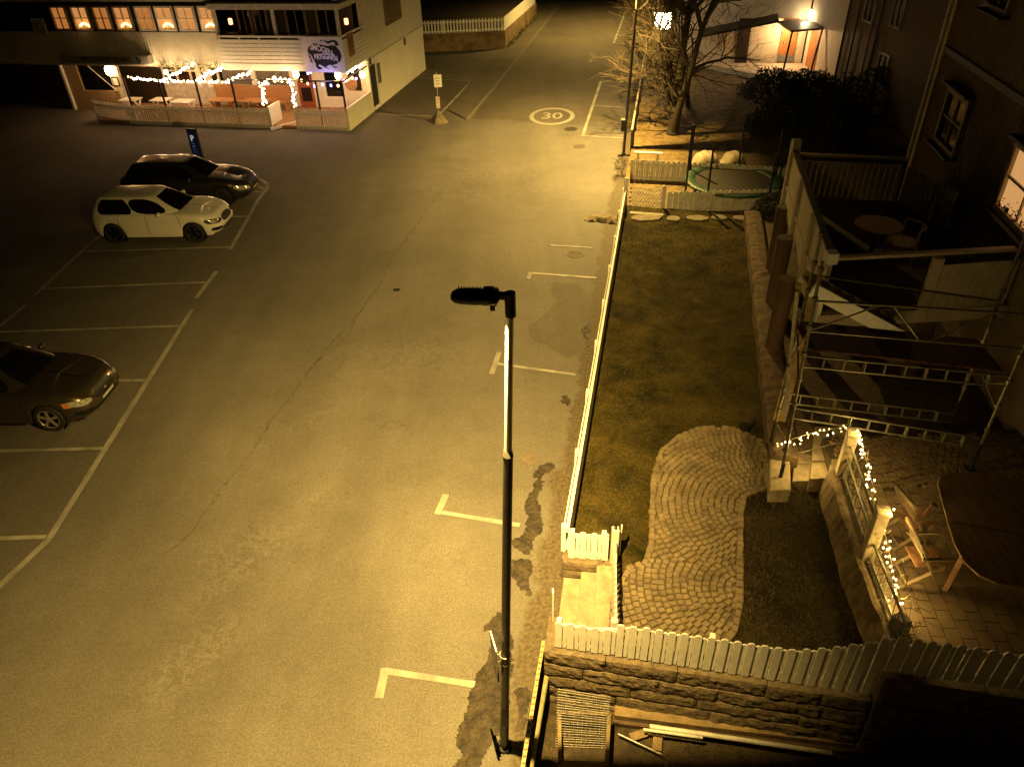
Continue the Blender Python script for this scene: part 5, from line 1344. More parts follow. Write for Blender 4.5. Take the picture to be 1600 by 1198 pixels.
# dark hedge clumps: leafy mounds of many small leaves
HEDGE = mat('hedge_leaf', (.035, .04, .018), .7, var=.4)
def hedge(c, rx, ry, h, n, label, seed):
    rr = random.Random(seed); t = thing('hedge', label, 'hedge', (c[0], c[1], ZF), 'dark evergreen shrubs'); mb = MB()
    for k in range(n):
        while True:
            x, y, z = rr.uniform(-1, 1), rr.uniform(-1, 1), rr.uniform(0, 1)
            q = math.sqrt(x*x+y*y+z*z)
            if .55+.2*noise.noise(Vector((x*2+seed, y*2, z*2))) < q < .95+.3*noise.noise(Vector((x*2.5, y*2.5+seed, z*2.5))): break
        p = Vector((c[0]+x*rx, c[1]+y*ry, ZF+z*h)); a, b = Vector((rr.gauss(0, 1), rr.gauss(0, 1), rr.gauss(0, 1))).normalized()*.06, Vector((rr.gauss(0, 1), rr.gauss(0, 1), rr.gauss(0, 1))).normalized()*.05
        mb.add([p-a, p+b, p+a, p-b], [(0, 1, 2, 3)])
    mb.obj('foliage', HEDGE, t); mb = MB()
    for k in range(5): mb.tube([(c[0], c[1], ZF-.05), (c[0]+rr.uniform(-.6, .6)*rx, c[1]+rr.uniform(-.6, .6)*ry, ZF+h*.7)], [.03, .01], 5)
    mb.obj('stem', BARK, t)
for k, (u, v, rx, ry, h, l) in enumerate(((1205, 150, 1.7, 1.2, 1.3, 'dark shrub at the near edge of the lit porch'), (1262, 150, 1.6, 1.2, 1.2, 'dark shrub at the right end of the porch floor'), (1215, 205, 1.5, 1.2, 1.6, 'dark shrub mass behind the covered furniture'), (1290, 215, 1.6, 1.3, 1.9, 'dark shrub mass behind the deck of the right house'), (1350, 180, 2.0, 1.5, 2.0, 'dark shrub mass between the two houses'))):
    c = G(u, v, ZF); hedge((c.x, c.y), rx, ry, h, 3800, l, k+3)
t = thing('round_bush', 'black rounded bush beside the deck where the low wall begins', 'bush', G(1202, 345, ZG)); c = G(1202, 345, ZG); mb = MB(); rr = random.Random(2)
for k in range(5000):
    v_ = Vector((rr.gauss(0, 1), rr.gauss(0, 1), rr.gauss(0, 1))).normalized(); v_.z = abs(v_.z); p = c+Vector((v_.x*.62, v_.y*.62, v_.z*.85))*rr.uniform(.75, 1.05); a = Vector((rr.gauss(0, .03), rr.gauss(0, .03), rr.gauss(0, .03))); b = Vector((rr.gauss(0, .03), rr.gauss(0, .03), rr.gauss(0, .03))); mb.add([p, p+a, p+b], [(0, 1, 2)])
mb.obj('foliage', HEDGE, t)

# ================================================================== PORCH HOUSE (back right)
ph = thing('porch_house', 'pale rendered house with lit side porch and brown doors behind the garden', 'building', G(1250, 98, .6))
P0, P1 = G(1050, 95, .55), G(1252, 98, .55); pd = (P1-P0); pd.z = 0; pd.normalize(); pn = Vector((pd.y, -pd.x, 0))
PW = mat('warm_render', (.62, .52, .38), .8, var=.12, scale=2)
mb = MB(); mb.bar(P0+Vector((0, .12, 2.6)), P1+Vector((0, .12, 2.6)), .22, 5.8); mb.obj('porch_wall', PW, ph)
Q0 = xy(P1); Q1 = xy(G(1300, 138, .3)); Q2 = xy(G(1382, 250, .3))
qd = (Q1-Q0).normalized(); qn = Vector((qd.y, -qd.x, 0))
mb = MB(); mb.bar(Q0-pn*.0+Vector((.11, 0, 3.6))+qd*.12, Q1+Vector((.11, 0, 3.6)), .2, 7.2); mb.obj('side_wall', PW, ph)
Q1b = Q1+qd*11
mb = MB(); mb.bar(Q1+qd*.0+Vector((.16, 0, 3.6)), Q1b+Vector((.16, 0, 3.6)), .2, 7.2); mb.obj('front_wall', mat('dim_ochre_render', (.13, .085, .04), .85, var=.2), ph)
def on(a, b, u, v): return VP(u, v, a, b)
pl_pts = [G(1100, 99, .55), G(1256, 99, .55), G(1292, 128, .55), G(1215, 122, .55), G(1180, 116, .55)]
mb = MB(); mb.prism([(p.x, p.y) for p in pl_pts], 0, .55); mb.obj('porch_floor', mat('porch_slab', (.52, .44, .33), .8, var=.15), ph)
# doors
DOOR = mat('brown_door', (.42, .17, .05), .5, var=.3, scale=3)
a, b = on(P0, P1, 1213, 98), on(P0, P1, 1238, 98); hz = 2.15
mb = MB(); mb.bar(Vector((a.x, a.y-.0, .55+hz/2))+pn*.03, Vector((b.x, b.y, .55+hz/2))+pn*.03, .06, hz); d_ = mb.obj('door', DOOR, ph)
mb = MB(); m_ = a.lerp(b, .22); mb.ball((m_.x, m_.y-.10, 1.55), .05); mb.obj('handle', CHROME, d_)
mb = MB(); mb.bar(Vector((a.x, a.y, .75))+pn*.065, Vector((b.x, b.y, .75))+pn*.065, .02, .35); mb.obj('kick_plate', STEEL, d_)
a2, b2 = Q0+qd*.7, Q0+qd*1.9
mb = MB(); mb.bar(Vector((a2.x, a2.y, 1.6))-qn*-.02+qn*.0, Vector((b2.x, b2.y, 1.6)), .06, 2.1); mb.obj('door', DOOR, ph)
a, b = on(P0, P1, 1147, 98), on(P0, P1, 1166, 98); mb = MB(); mb.bar(Vector((a.x, a.y, 1.6))+pn*.03, Vector((b.x, b.y, 1.6))+pn*.03, .06, 2.2); mb.obj('door', mat('dark_brown_door', (.04, .022, .012), .6), ph)
# porch roof and posts
cz = 2.55
cpts = [G(1214, 36, cz), G(1270, 33, cz), G(1288, 47, cz), G(1236, 51, cz)]
mb = MB(); mb.prism([(p.x, p.y) for p in cpts], cz, cz+.10); mb.obj('porch_roof', mat('metal_roof', (.10, .10, .09), .45, .4), ph)
for (u, v, ut, vt) in ((1222, 119, 1236, 52), (1265, 119, 1275, 50)):
    p = G(u, v, .5); q = cpts[3] if u < 1240 else cpts[2]; mb = MB(); mb.tube([p, Vector((q.x+.08*(1 if u < 1240 else -1), q.y+.08, cz))], .05, 8); mb.obj('porch_post', BLACKM, ph)
light('porch_light', 'POINT', (P1+pn*.9-pd*1.1+Vector((0, 0, 1.75))), 260, (1, .62, .28), .12)
# lit window above the porch roof and others
c = on(Q0, Q1, 1268, 26); mb = MB(); mb.bar(c-qd*.28-Vector((.02, 0, 0)), c+qd*.28-Vector((.02, 0, 0)), .06, .62); w_ = mb.obj('lit_window', mat('bright_window', (1, .9, .7), .4, emit=(1, .82, .5), estr=2.4), ph)
light('window_light', 'POINT', c+Vector((-.35, -.2, 0)), 40, (1, .75, .42), .2)
for (k, z) in ((1.6, 3.6), (4.2, 3.8), (4.0, 1.5)):
    a, b = Q1+qd*k, Q1+qd*(k+.9); off_ = Vector((-.02, 0, 0)); f = MB()
    for s_ in (0, .5, 1): p = a.lerp(b, s_)+off_; f.box((p.x+.06, p.y, z+.6), (.08, .07, 1.3), rz=math.atan2(qd.y, qd.x)-math.pi/2)
    for z_ in (z, z+1.2): f.bar(Vector((a.x+.05, a.y, z_)), Vector((b.x+.05, b.y, z_)), .08, .08)
    fo = f.obj('window', mat('dim_window_frame', (.40, .30, .2), .6), ph); g_ = MB(); g_.bar(Vector((a.x+.065, a.y, z+.6)), Vector((b.x+.065, b.y, z+.6)), .03, 1.2); g_.obj('pane', GLASS, fo)
for k in (.15, 1.25, 2.8, 3.4):
    mb = MB(); p = Q1+qd*k; mb.tube([p+Vector((-.05, 0, .0)), p+Vector((-.05, 0, 7))], .045, 8); mb.obj('drainpipe', BLACKM if k != 2.8 else WOOD, ph)
# dark shed roof to the left of the porch
r0_, r1_ = on(P0, P1, 1080, 90), on(P0, P1, 1215, 98)
mb = MB(); zs0 = 2.2
a = Vector((r0_.x, r0_.y-1.0, 2.1)); b = Vector((r1_.x-.7, r1_.y-1.0, 2.9)); mb.bar(a, b, 2.0, .10); mb.obj('shed_roof', BLACKM, ph)
# neighbour building in the dark, upright boards
nb = thing('dark_house', 'nearly black boarded house in the gap between the two right houses', 'building', (17.5, 27, 0))
mb = MB(); mb.box((19.5, 29, 4), (.3, 10, 8)); mb.obj('wall', mat('red_brown_boards', (.07, .03, .015), .8, var=.4, stretch=(6, 6, .3)), nb)
for k in range(6): mb = MB(); mb.tube([(19.25, 25+k*1.5, 0), (19.25, 25+k*1.5, 7.5)], .06, 6); mb.obj('drainpipe', BLACKM, nb)

# ================================================================== RIGHT HOUSE WITH DECK
HC = Vector((10.85, 19.3, 0)); HD = Vector((-.182, -.983, 0)).normalized(); HNn = Vector((-HD.y*-1, HD.x*-1, 0))
HN = Vector((HD.y, -HD.x, 0))      # towards the west (outside)
if HN.x > 0: HN = -HN
DZ = 2.70
SID2 = mat('ochre_siding', (.19, .14, .07), .7, var=.25, scale=2.5, bump=.2)
hh = thing('boarded_house', 'large dim ochre boarded house at right with raised deck', 'building', HC)
LW = 24.0
mb = MB(); mb.bar(HC+HD*0-HN*.12+Vector((0, 0, 5)), HC+HD*LW-HN*.12+Vector((0, 0, 5)), .24, 10.6); mb.obj('wall', SID2, hh)
mb = MB(); k = 0.03
while k < 13:
    for z0, z1 in ((DZ, 5.74), (5.88, 10.2)):
        p = HC+HD*k+HN*.008; mb.bar(Vector((p.x, p.y, z0)), Vector((p.x, p.y, z1)), .035, .03, HD)
    k += .125
mb.obj('cover_strips', SID2, hh)
mb = MB(); mb.bar(HC+HN*.03+Vector((0, 0, 5.81)), HC+HD*LW+HN*.03+Vector((0, 0, 5.81)), .08, .14); mb.obj('drip_board', mat('dark_board', (.03, .022, .014), .6), hh)
mb = MB(); mb.bar(HC+HN*.0-HN*3+HD*-.1+Vector((0, 0, 5)), HC+HD*-.1+Vector((0, 0, 5)), .2, 10.4); mb.obj('north_wall', SID2, hh)
mb = MB(); mb.bar(HC+HN*.03+HD*.06+Vector((0, 0, 5)), HC+HN*.03+HD*.06+Vector((0, 0, 5.001)), .1, .1)
mb = MB(); mb.box(HC+HN*.02+HD*.07+Vector((0, 0, 5.6)), (.12, .14, 9.2)); mb.obj('corner_board', mat('pale_corner', (.42, .34, .2), .6), hh)
mb = MB(); mb.tube([HC+HN*.12-HD*.05+Vector((0, 0, 3.0)), HC+HN*.12-HD*.05+Vector((0, 0, 10.2))], .05, 10); mb.obj('drainpipe', WHITE_OLD, hh)
def hwin(u0, v0, u1, v1, lit, z1=None, bars=(1, 1)):
    a = VP(u0, v0, HC, HC+HD); b = VP(u1, v1, HC, HC+HD); ka, kb = (a-HC).dot(HD), (b-HC).dot(HD); z0 = a.z if z1 else min(a.z, b.z); zt = z1 or max(a.z, b.z)
    ka, kb = min(ka, kb), max(ka, kb); f = MB(); P_ = lambda k, z, o: HC+HD*k+HN*(o+.025)+Vector((0, 0, z))
    for k in (ka, kb): f.bar(P_(k, z0, .04), P_(k, zt, .04), .10, .09, HD)
    for i in range(1, bars[0]+1): k = lerp(ka, kb, i/(bars[0]+1)); f.bar(P_(k, z0, .03), P_(k, zt, .03), .05, .05, HD)
    for z in (z0, zt): f.bar(P_(ka-.05, z, .045), P_(kb+.05, z, .045), .10, .11)
    for i in range(1, bars[1]+1): f.bar(P_(ka, lerp(z0, zt, i/(bars[1]+1)), .03), P_(kb, lerp(z0, zt, i/(bars[1]+1)), .03), .04, .05)
    fo = f.obj('window', mat('ochre_frame', (.17, .12, .065), .6) if not lit else mat('lit_frame', (.5, .4, .25), .6), hh)
    g_ = MB(); g_.bar(P_(ka, (z0+zt)/2, .012), P_(kb, (z0+zt)/2, .012), .014, zt-z0)
    g_.obj('pane', mat('lit_net_curtain', (.35, .24, .12), .7, var=.5, scale=7, emit=(1, .50, .17), estr=.62, stretch=(5, 5, .6)) if lit else GLASS, fo)
    s_ = MB(); s_.bar(P_(ka-.12, z0-.08, .12), P_(kb+.12, z0-.08, .12), .24, .04); s_.obj('sill', DARKTRIM, fo)
    s_ = MB(); s_.bar(P_(ka-.12, zt+.12, .12), P_(kb+.12, zt+.12, .12), .22, .05); s_.obj('hood', DARKTRIM, fo)
    return ka, kb, z0, zt
hwin(1467, 216, 1521, 162, False)
lw = hwin(1563, 322, 1622, 384, True, VP(1600, 225, HC, HC+HD).z)
hwin(1548, 8, 1596, -30, False)
t = thing('window_plants', 'dark leafy pot plants standing in the lit window of the right house', 'plant', HC+HD*lw[0]+HN*.09+Vector((0, 0, lw[2]))); rr = random.Random(17); mb = MB()
for k in range(170):
    f = rr.random(); p = HC+HD*lerp(lw[0]+.05, lw[1]-.05, f)+HN*(.075+rr.uniform(0, .03))+Vector((0, 0, lw[2]+.06+abs(rr.gauss(0, .16))*(1.2-.8*abs(math.sin(f*9))))); a = Vector((rr.gauss(0, .01), rr.gauss(0, .035), rr.gauss(0, .04))); b = Vector((rr.gauss(0, .01), rr.gauss(0, .04), rr.gauss(0, .03)))
    mb.add([p, p+a, p+b], [(0, 1, 2)])
mb.obj('leaves', HEDGE, t)
# deck
dNW, dNE = Vector((7.1, 17.95, 0)), Vector((9.6, 17.35, 0))
dSW, dSE = Vector((5.85, 12.15, 0)), Vector((9.52, 12.35, 0))
dk = thing('raised_deck', 'raised timber deck with white boarded balustrades against the right house', 'deck', (dSW.x, dSW.y, 0))
mb = MB(); mb.prism([(dNW.x, dNW.y), (dNE.x, dNE.y), (10.4, 17.2), (dSE.x, dSE.y), (dSW.x, dSW.y)], DZ-.06, DZ); mb.obj('floor', mat('dark_decking', (.05, .035, .02), .8, var=.4), dk)
BW2 = mat('cream_boards', (.42, .37, .28), .6, var=.15, bump=.1)
# west side: three boarded bays stepping down
wd = (dSW-dNW).normalized(); wl = (dSW-dNW).length; wn = Vector((wd.y, -wd.x, 0)); wn = wn if wn.x < 0 else -wn
for i in range(3):
    a, b = dNW+wd*(wl*i/3+.02), dNW+wd*(wl*(i+1)/3-.02); mb = MB(); zb_ = DZ-(.30 if i < 2 else .42)
    mb.bar(a+Vector((0, 0, (zb_+3.82)/2)), b+Vector((0, 0, (zb_+3.82)/2)), .05, 3.82-zb_)
    k = .08
    while k < (b-a).length-.05:
        if int(k*10) % 5 == 0: pass
        k += .14
    mb.obj('west_panel', BW2, dk)
    mb = MB(); mb.bar(a+wn*.045+Vector((0, 0, DZ+.28)), b+wn*.045+Vector((0, 0, DZ+.28)), .035, .05); mb.obj('batten', BW2, dk)
    mb = MB(); p = a+wn*.05; mb.box((p.x, p.y, (zb_+3.84)/2-.03), (.10, .10, 3.84-zb_)); mb.obj('west_post', BW2, dk)
mb = MB(); mb.bar(dNW+Vector((0, 0, 3.85)), dSW+Vector((0, 0, 3.85)), .13, .05); mb.obj('west_handrail', mat('dark_handrail', (.06, .04, .025), .6), dk)
mb = MB(); mb.box((dNW.x+.02, dNW.y+.02, 3.95), (.2, .2, .3)); mb.obj('corner_post', BW2, dk, bevel=.01)
def slat_rail(a, b, z0, z1, name, w=.105, gap=.028, depth=.03):
    mb = MB(); d = (b-a).normalized(); L = (b-a).length; k = 0
    while k+w < L: mb.bar(a+d*(k+w/2)+Vector((0, 0, z0)), a+d*(k+w/2)+Vector((0, 0, z1)), w, depth, d.cross(Vector((0, 0, 1)))); k += w+gap
    mb.obj(name, BW2, dk)
slat_rail(dNW+Vector((.2, -.05, 0)), dNE, DZ-.1, 3.60, 'north_slats', .11, .03)
slat_rail(dNE+Vector((.05, -.1, 0)), Vector((9.95, 15.4, 0)), DZ, 3.6, 'inner_slats', .09, .05)
mb = MB(); mb.bar(dNW+Vector((.1, 0, 3.75)), dNE+Vector((0, 0, 3.75)), .14, .05); mb.obj('north_handrail', BW2, dk)
p2 = Vector((7.85, 12.18, 0)); pE = Vector((9.6, 12.3, 0))
slat_rail(p2+Vector((.12, 0, 0)), pE, DZ-.30, 3.55, 'south_slats', .15, .016)
mb = MB(); mb.box((p2.x, p2.y, 3.05), (.18, .12, 1.3)); mb.obj('south_post', BW2, dk, bevel=.008)
sr0 = VP(1290, 411, dSW, p2); 
mb = MB(); mb.bar(Vector((dSW.x, dSW.y, 3.78)), Vector((pE.x, pE.y, 3.78)), .12, .06); mb.obj('south_handrail', BW2, dk)
mb = MB(); mb.box((dSW.x, dSW.y, 3.80), (.2, .2, .22)); mb.box((dSW.x, dSW.y, 3.1), (.09, .09, 1.3)); mb.obj('corner_cap', WHITE, dk, bevel=.01)
mb = MB(); mb.bar(dSW+Vector((0, -.03, DZ-.22)), pE+Vector((0, -.03, DZ-.22)), .06, .28); mb.obj('south_beam', BW2, dk)
# stair from the deck, stringer facing south
e = VP(1410, 527, (5, 11.55), (6, 11.55)); s0_ = VP(1268, 452, (5, 11.55), (6, 11.55))
mb = MB(); mb.bar(s0_, e, .05, .24); mb.obj('stringer', WHITE, dk)
mb = MB(); mb.bar(s0_+Vector((0, .55, 0)), e+Vector((0, .55, 0)), .05, .24); mb.obj('stringer', BW2, dk)
for k in range(7): p = s0_.lerp(e, (k+.5)/7); mb = MB(); mb.box(p+Vector((0, .27, .05)), (.24, .56, .04)); mb.obj('tread', WOODG, dk)
# pillars under the deck
PIL = mat('brown_pillar', (.085, .05, .028), .85, var=.35, scale=3, bump=.4)
for (x, y) in ((5.75, 13.6), (6.9, 17.4), (6.35, 15.6), (8.3, 12.6)):
    mb = MB(); mb.tube([(x, y, .5), (x, y, DZ-.07)], .18, 20); mb.obj('pillar', PIL, dk)
# round table and chair on the deck
tb = thing('deck_table', 'round brown table standing on the dark raised deck', 'table', (7.35, 13.65, DZ)); cT = (G(1336, 352, DZ+.74)+G(1408, 352, DZ+.74))/2; rT = (G(1408, 352, DZ+.74)-G(1336, 352, DZ+.74)).length/2
mb = MB(); mb.tube([cT, cT+Vector((0, 0, .035))], rT, 36); mb.obj('tabletop', mat('brown_tabletop', (.30, .19, .11), .5, var=.25, scale=3), tb)
mb = MB(); mb.tube([Vector((cT.x, cT.y, DZ)), cT], .04, 10); mb.obj('pedestal', DARKM, tb)
mb = MB(); mb.tube([Vector((cT.x, cT.y, DZ+.004)), Vector((cT.x, cT.y, DZ+.03))], .25, 16); mb.obj('foot', DARKM, tb)
t = thing('deck_chair', 'curved wooden chair back beside the round deck table', 'chair', (8.3, 14.1, DZ)); mb = MB()
mb.tube([(8.2+.35*math.cos(a), 14.1+.35*math.sin(a), DZ+.8) for a in [-1.2+k*.3 for k in range(9)]], .02, 6); mb.obj('backrest', WOODG, t)
for a in (-1.2, 0, 1.2, 3.1): mb = MB(); mb.tube([(8.2+.33*math.cos(a), 14.1+.33*math.sin(a), DZ), (8.2+.33*math.cos(a), 14.1+.33*math.sin(a), DZ+.8)], .018, 6); mb.obj('leg', WOODG, t)
mb = MB(); mb.tube([(8.2, 14.1, DZ+.42), (8.2, 14.1, DZ+.46)], .3, 16); mb.obj('seat', WOODG, t)
# terrace ground and low wall along the lawn
mb = MB(); mb.prism([(7.75, 21.1), (12, 21), (9.8, 11), (9.6, 10.2), (5.6, 10.2), (5.15, 10.5)], 0, .80); struct(mb.obj('terrace_under_deck', mat('terrace_soil', (.12, .08, .045), .95, var=.5, bump=.8)))
lw0, lw1 = Vector((7.50, 21.2, 0)), Vector((4.86, 10.0, 0)); ld = (lw1-lw0).normalized()
mb = MB(); n = 90; lwn = Vector((ld.y, -ld.x, 0)); vs = []
for i in range(n+1):
    p = lw0.lerp(lw1, i/n)
    for o, z in ((-.23, .45), (-.24, .90), (-.18, .95), (.0, .97), (.18, .95), (.24, .90), (.23, .45)):
        nz = .035*noise.noise(Vector((i*.35, o*6, 0)))+.02*noise.noise(Vector((i*1.1, o*9, z*5)))
        vs.append(p+lwn*(o+nz)+Vector((0, 0, z+nz)))
mb.add(vs, [(i*7+j, i*7+j+1, (i+1)*7+j+1, (i+1)*7+j) for i in range(n) for j in range(6)]); mb.add(vs[-7:], [tuple(range(7))]); mb.add(vs[:7], [tuple(range(7))[::-1]])
tag(mb.obj('low_wall', mat('rough_low_wall', (.13, .085, .045), .9, var=.5, scale=5, bump=1.0, bscale=14)), 'long low rough stone wall between the lawn and the terrace under the deck', 'wall')
# small potted grass and bucket
t = thing('plant_pot', 'small dark flower pot with thin grass at the top corner of the cobbled path', 'plant pot', G(1163, 672, ZG)); c = G(1163, 672, ZG)
mb = MB(); mb.tube([c, c+Vector((0, 0, .22))], [.10, .13], 14); mb.obj('pot', DARKM, t); mb = MB(); rr = random.Random(1)
for k in range(30): mb.tube([c+Vector((0, 0, .2)), c+Vector((rr.gauss(0, .12), rr.gauss(0, .12), rr.uniform(.3, .45)))], [.005, .002], 3, False)
mb.obj('leaves', DRY, t)

# ---- stone stairs up to the patio
STN = mat('slab_stone', (.36, .29, .18), .85, var=.4, scale=5, bump=.6, bscale=18)
t = thing('garden_stairs', 'rough stone stairs rising from the garden bed to the patio beneath the string lights', 'stairs', G(1240, 745, ZG))
edges = [1238, 1266, 1296, 1326]
for k in range(3):
    z = ZG+.18*(k+1)-.02
    for j in range(3):
        v0, v1 = lerp(752-k*5, 668-k*4, j/3), lerp(752-k*5, 668-k*4, (j+1)/3); a = [G(edges[k]+j*2.5, v0, z), G(edges[k+1]+j*2.5-1.2, v0-1, z), G(edges[k+1]+j*2.5+1.3, v1+1.0, z), G(edges[k]+(j+1)*2.5, v1+1.5, z)]
        mb = MB(); mb.prism([(p.x, p.y) for p in a], ZG-.1, z+random.uniform(-.012, .012)); mb.obj('step_slab', STN, t, bevel=.015)
t = thing('stair_wall', 'pale flat stone block at the left foot of the garden stairs behind the scaffold pole', 'wall', G(1222, 745, ZG)); mb = MB(); a = [G(1203, 765, ZG+.3), G(1236, 765, ZG+.3), G(1234, 700, ZG+.3), G(1203, 700, ZG+.3)]
mb.prism([(p.x, p.y) for p in a], ZG-.1, ZG+.3); mb.obj('block', STN, t, bevel=.02)

# ---- patio
PA1, PA2 = G(1313, 742, ZP), G(1353, 873, ZP)
pk = [(PA1.x-.14, PA1.y+.1), (PA2.x-.14, PA2.y), (4.93, 5.78)]
mb = MB(); mb.prism([pk[0], pk[1], pk[2], (4.9, 5.62), (14, 3.6), (14, 10.4), (9.7, 10.4), (5.62, 10.35), (5.5, 9.6)], 0, ZP-.035); struct(mb.obj('patio_base', mat('joint_dark', (.05, .035, .02), .95)))
TILE = mat('patio_slab', (.17, .115, .06), .8, var=.35, scale=2.5, bump=.4, bscale=25)
mb = MB(); rnd = random.Random(6); dv = (Vector((pk[0][0], pk[0][1]))-Vector((pk[2][0], pk[2][1]))).normalized(); du = Vector((dv.y, -dv.x)); o0 = Vector(pk[2])+du*.16-dv*.05
reg = [tuple(Vector(pk[2])+du*.1), (14, 3.9), (14, 10.3), (5.75, 10.3), (pk[0][0]+.2, pk[0][1])]
for i in range(20):
    for j in range(-8, 26):
        w, l = .20, .30
        c = o0+du*(i*w+w/2)+dv*(j*l+(l/2 if i % 2 else 0)); 
        if not inside(tuple(c), reg) or c.y > 8.85+.12*(i % 3): continue
        if inside(tuple(c), [(0, 0), (4.95, 0), (4.95, 5.66), (14, 3.7), (14, 0)]): continue
        mb.box((c.x, c.y, ZP-.02+rnd.uniform(-.003, .003)), (w-.014, l-.014, .05), rz=math.atan2(dv.y, dv.x)-math.pi/2+rnd.uniform(-.012, .012))
struct(mb.obj('patio_paving', TILE))
mb = MB()
for i in range(40):
    for j in range(16):
        c = (5.6+i*.11+(j % 2)*.05, 8.8+j*.11-.05*math.sin(i*.35)*2)
        if inside(c, reg) and c[1] > 8.95: stone(c, rnd.uniform(-.3, .3), .098, .10, ZP-.035)
struct(mb.obj('patio_cobbles', mat('patio_cobble', (.17, .115, .06), .85, var=.4, bump=.4)))
mb = MB()
for a, b in zip(pk, pk[1:]):
    A_, B_ = Vector((*a, 0)), Vector((*b, 0)); n = 24; nn3 = (B_-A_).normalized(); oo = Vector((nn3.y, -nn3.x, 0)); oo = oo if oo.x < 0 else -oo; vs = []
    for i in range(n+1):
        p = A_.lerp(B_, i/n)
        for o, z in ((.10, ZG-.05), (.06, .85), (.02, ZP+.02), (-.03, ZP+.05), (-.10, ZP+.045), (-.12, ZP-.1)):
            nz = .03*noise.noise(Vector((p.y*3, z*5, o)))+.015*noise.noise(Vector((p.y*11, z*14, 3)))
            vs.append(p+oo*(o+nz)+Vector((0, 0, z+nz*.5)))
    mb.add(vs, [(i*6+j, i*6+j+1, (i+1)*6+j+1, (i+1)*6+j) for i in range(n) for j in range(5)])
tag(mb.obj('patio_wall', mat('rough_patio_wall', (.26, .19, .10), .9, var=.45, scale=5, bump=.9, bscale=16)), 'low rough wall between the garden bed and the patio, carrying the lit wooden posts', 'wall')
# posts, trellis
def wpost(b, vtop, label, w=.15):
    z1 = ZAT((b.x, b.y), vtop); t = thing('wooden_post', label, 'post', b, 'wooden posts wrapped in string lights'); mb = MB(); mb.box((b.x, b.y, (b.z+z1)/2), (w, w, z1-b.z), rz=-.25); mb.obj('shaft', WOODP, t, bevel=.012)
    mb = MB(); mb.box((b.x, b.y, z1+.025), (w+.03, w+.03, .05), rz=-.25); mb.obj('cap', WOODP, t, bevel=.008); return z1
zA = wpost(PA1, 678, 'square wooden post at the top of the garden stairs, lights at its tip', .17)
zB = wpost(PA2, 800, 'square wooden post halfway along the patio wall, string lights at its tip', .17)
PA3 = G(1402, 985, ZP)
t = thing('bollard', 'short round-topped stone bollard just behind the white south fence', 'bollard', PA3); mb = MB(); mb.tube([PA3, PA3+Vector((0, 0, .22)), PA3+Vector((0, 0, .28))], [.14, .13, .09], 12); mb.obj('shaft', CONCD, t)
for nm, (a, b) in enumerate(((PA1, PA2), (PA2, Vector((pk[2][0]+.12, pk[2][1]+.15, ZP))))):
    t = thing('wire_trellis', ('upper' if nm == 0 else 'lower')+' section of grey railing with twisted twigs between the wooden posts', 'railing', a, 'railing sections along the patio wall')
    for z in (.13, .42, .70) if nm == 0 else (.13, .40): mb = MB(); mb.bar(a+Vector((0, 0, z)), b+Vector((0, 0, z)), .03, .035); mb.obj('rail', mat('grey_green_wood', (.20, .19, .12), .8), t)
    mb = MB(); rr = random.Random(nm)
    for k in range(9): f = (k+.5)/9; p = a.lerp(b, f); mb.tube([p+Vector((0, 0, .05)), p+Vector((rr.gauss(0, .03), 0, .45))], .007, 4)
    mb.obj('thin_rods', STEEL, t)
    mb = MB()
    for k in range(46):
        p = a.lerp(b, rr.random())+Vector((rr.uniform(0, .2), 0, rr.uniform(.0, .7))); pts = [p]
        for q in range(4): pts.append(pts[-1]+Vector((rr.gauss(0, .05), rr.gauss(0, .07), rr.gauss(.01, .06))))
        mb.tube(pts, .005, 3, False)
    mb.obj('twigs', mat('dry_vine', (.34, .26, .12), .8), t)
GB = [bulb_mats((1, .80, .36), 18), bulb_mats((1, .78, .30), 9), bulb_mats((1, .66, .2), 4)]
def vp2(u, v, o=.12): 
    a, b = Vector((PA1.x+o, PA1.y, 0)), Vector((PA2.x+o, PA2.y, 0)); return VP(u, v, a, b)
LAN = Vector((4.86, 10.15, 0)); pL = VP(1209, 698, LAN, LAN+Vector((1, -.9, 0)))
tA = Vector((PA1.x, PA1.y, zA+.06)); tB = Vector((PA2.x, PA2.y, zB+.06))
CORDM = mat('pale_cord', (.55, .48, .3), .7)
l0 = VP(1207, 702, Vector((4.75, 10.3, 0)), Vector((PA1.x, PA1.y, 0)))
string_lights('white fairy lights hung across the garden stairs to the first post', [[VP(u, v, Vector((4.75, 10.3, 0)), Vector((PA1.x, PA1.y, 0))) for u, v in ((1206, 698), (1233, 687), (1262, 678), (1290, 671), (1318, 667), (1333, 672))]], 32, .013, GB, 'garden fairy lights', jit=.03, wire=CORDM, hang=.05)
string_lights('white fairy lights from the first wooden post down to the second', [[tA, tA+Vector((.10, -.05, -.02))], [vp2(1341, 676), vp2(1348, 700), vp2(1356, 728), vp2(1362, 752), vp2(1370, 776)]], 36, .014, GB, 'garden fairy lights', jit=.035, wire=CORDM, hang=.04)
string_lights('white fairy lights from the second wooden post down to the bollard', [[tB, tB+Vector((.08, -.03, 0))], [vp2(1376, 803), vp2(1384, 840), vp2(1391, 870), vp2(1398, 905), vp2(1406, 948)], [vp2(1392, 940), vp2(1388, 945)]], 36, .015, GB, 'garden fairy lights', jit=.035, wire=CORDM, hang=.03)
for p, e_ in ((l0.lerp(tA, .45)+Vector((0, -.12, -.08)), 13), (tA+Vector((.1, -.15, .05)), 9), (vp2(1356, 735)+Vector((.1, 0, 0)), 9), (tB+Vector((.08, -.12, .02)), 7), (vp2(1391, 870)+Vector((.08, 0, 0)), 8), (vp2(1402, 935)+Vector((.05, 0, .0)), 7)):
    light('fairy_glow', 'POINT', p, e_*2.0, FAIRY, .06)
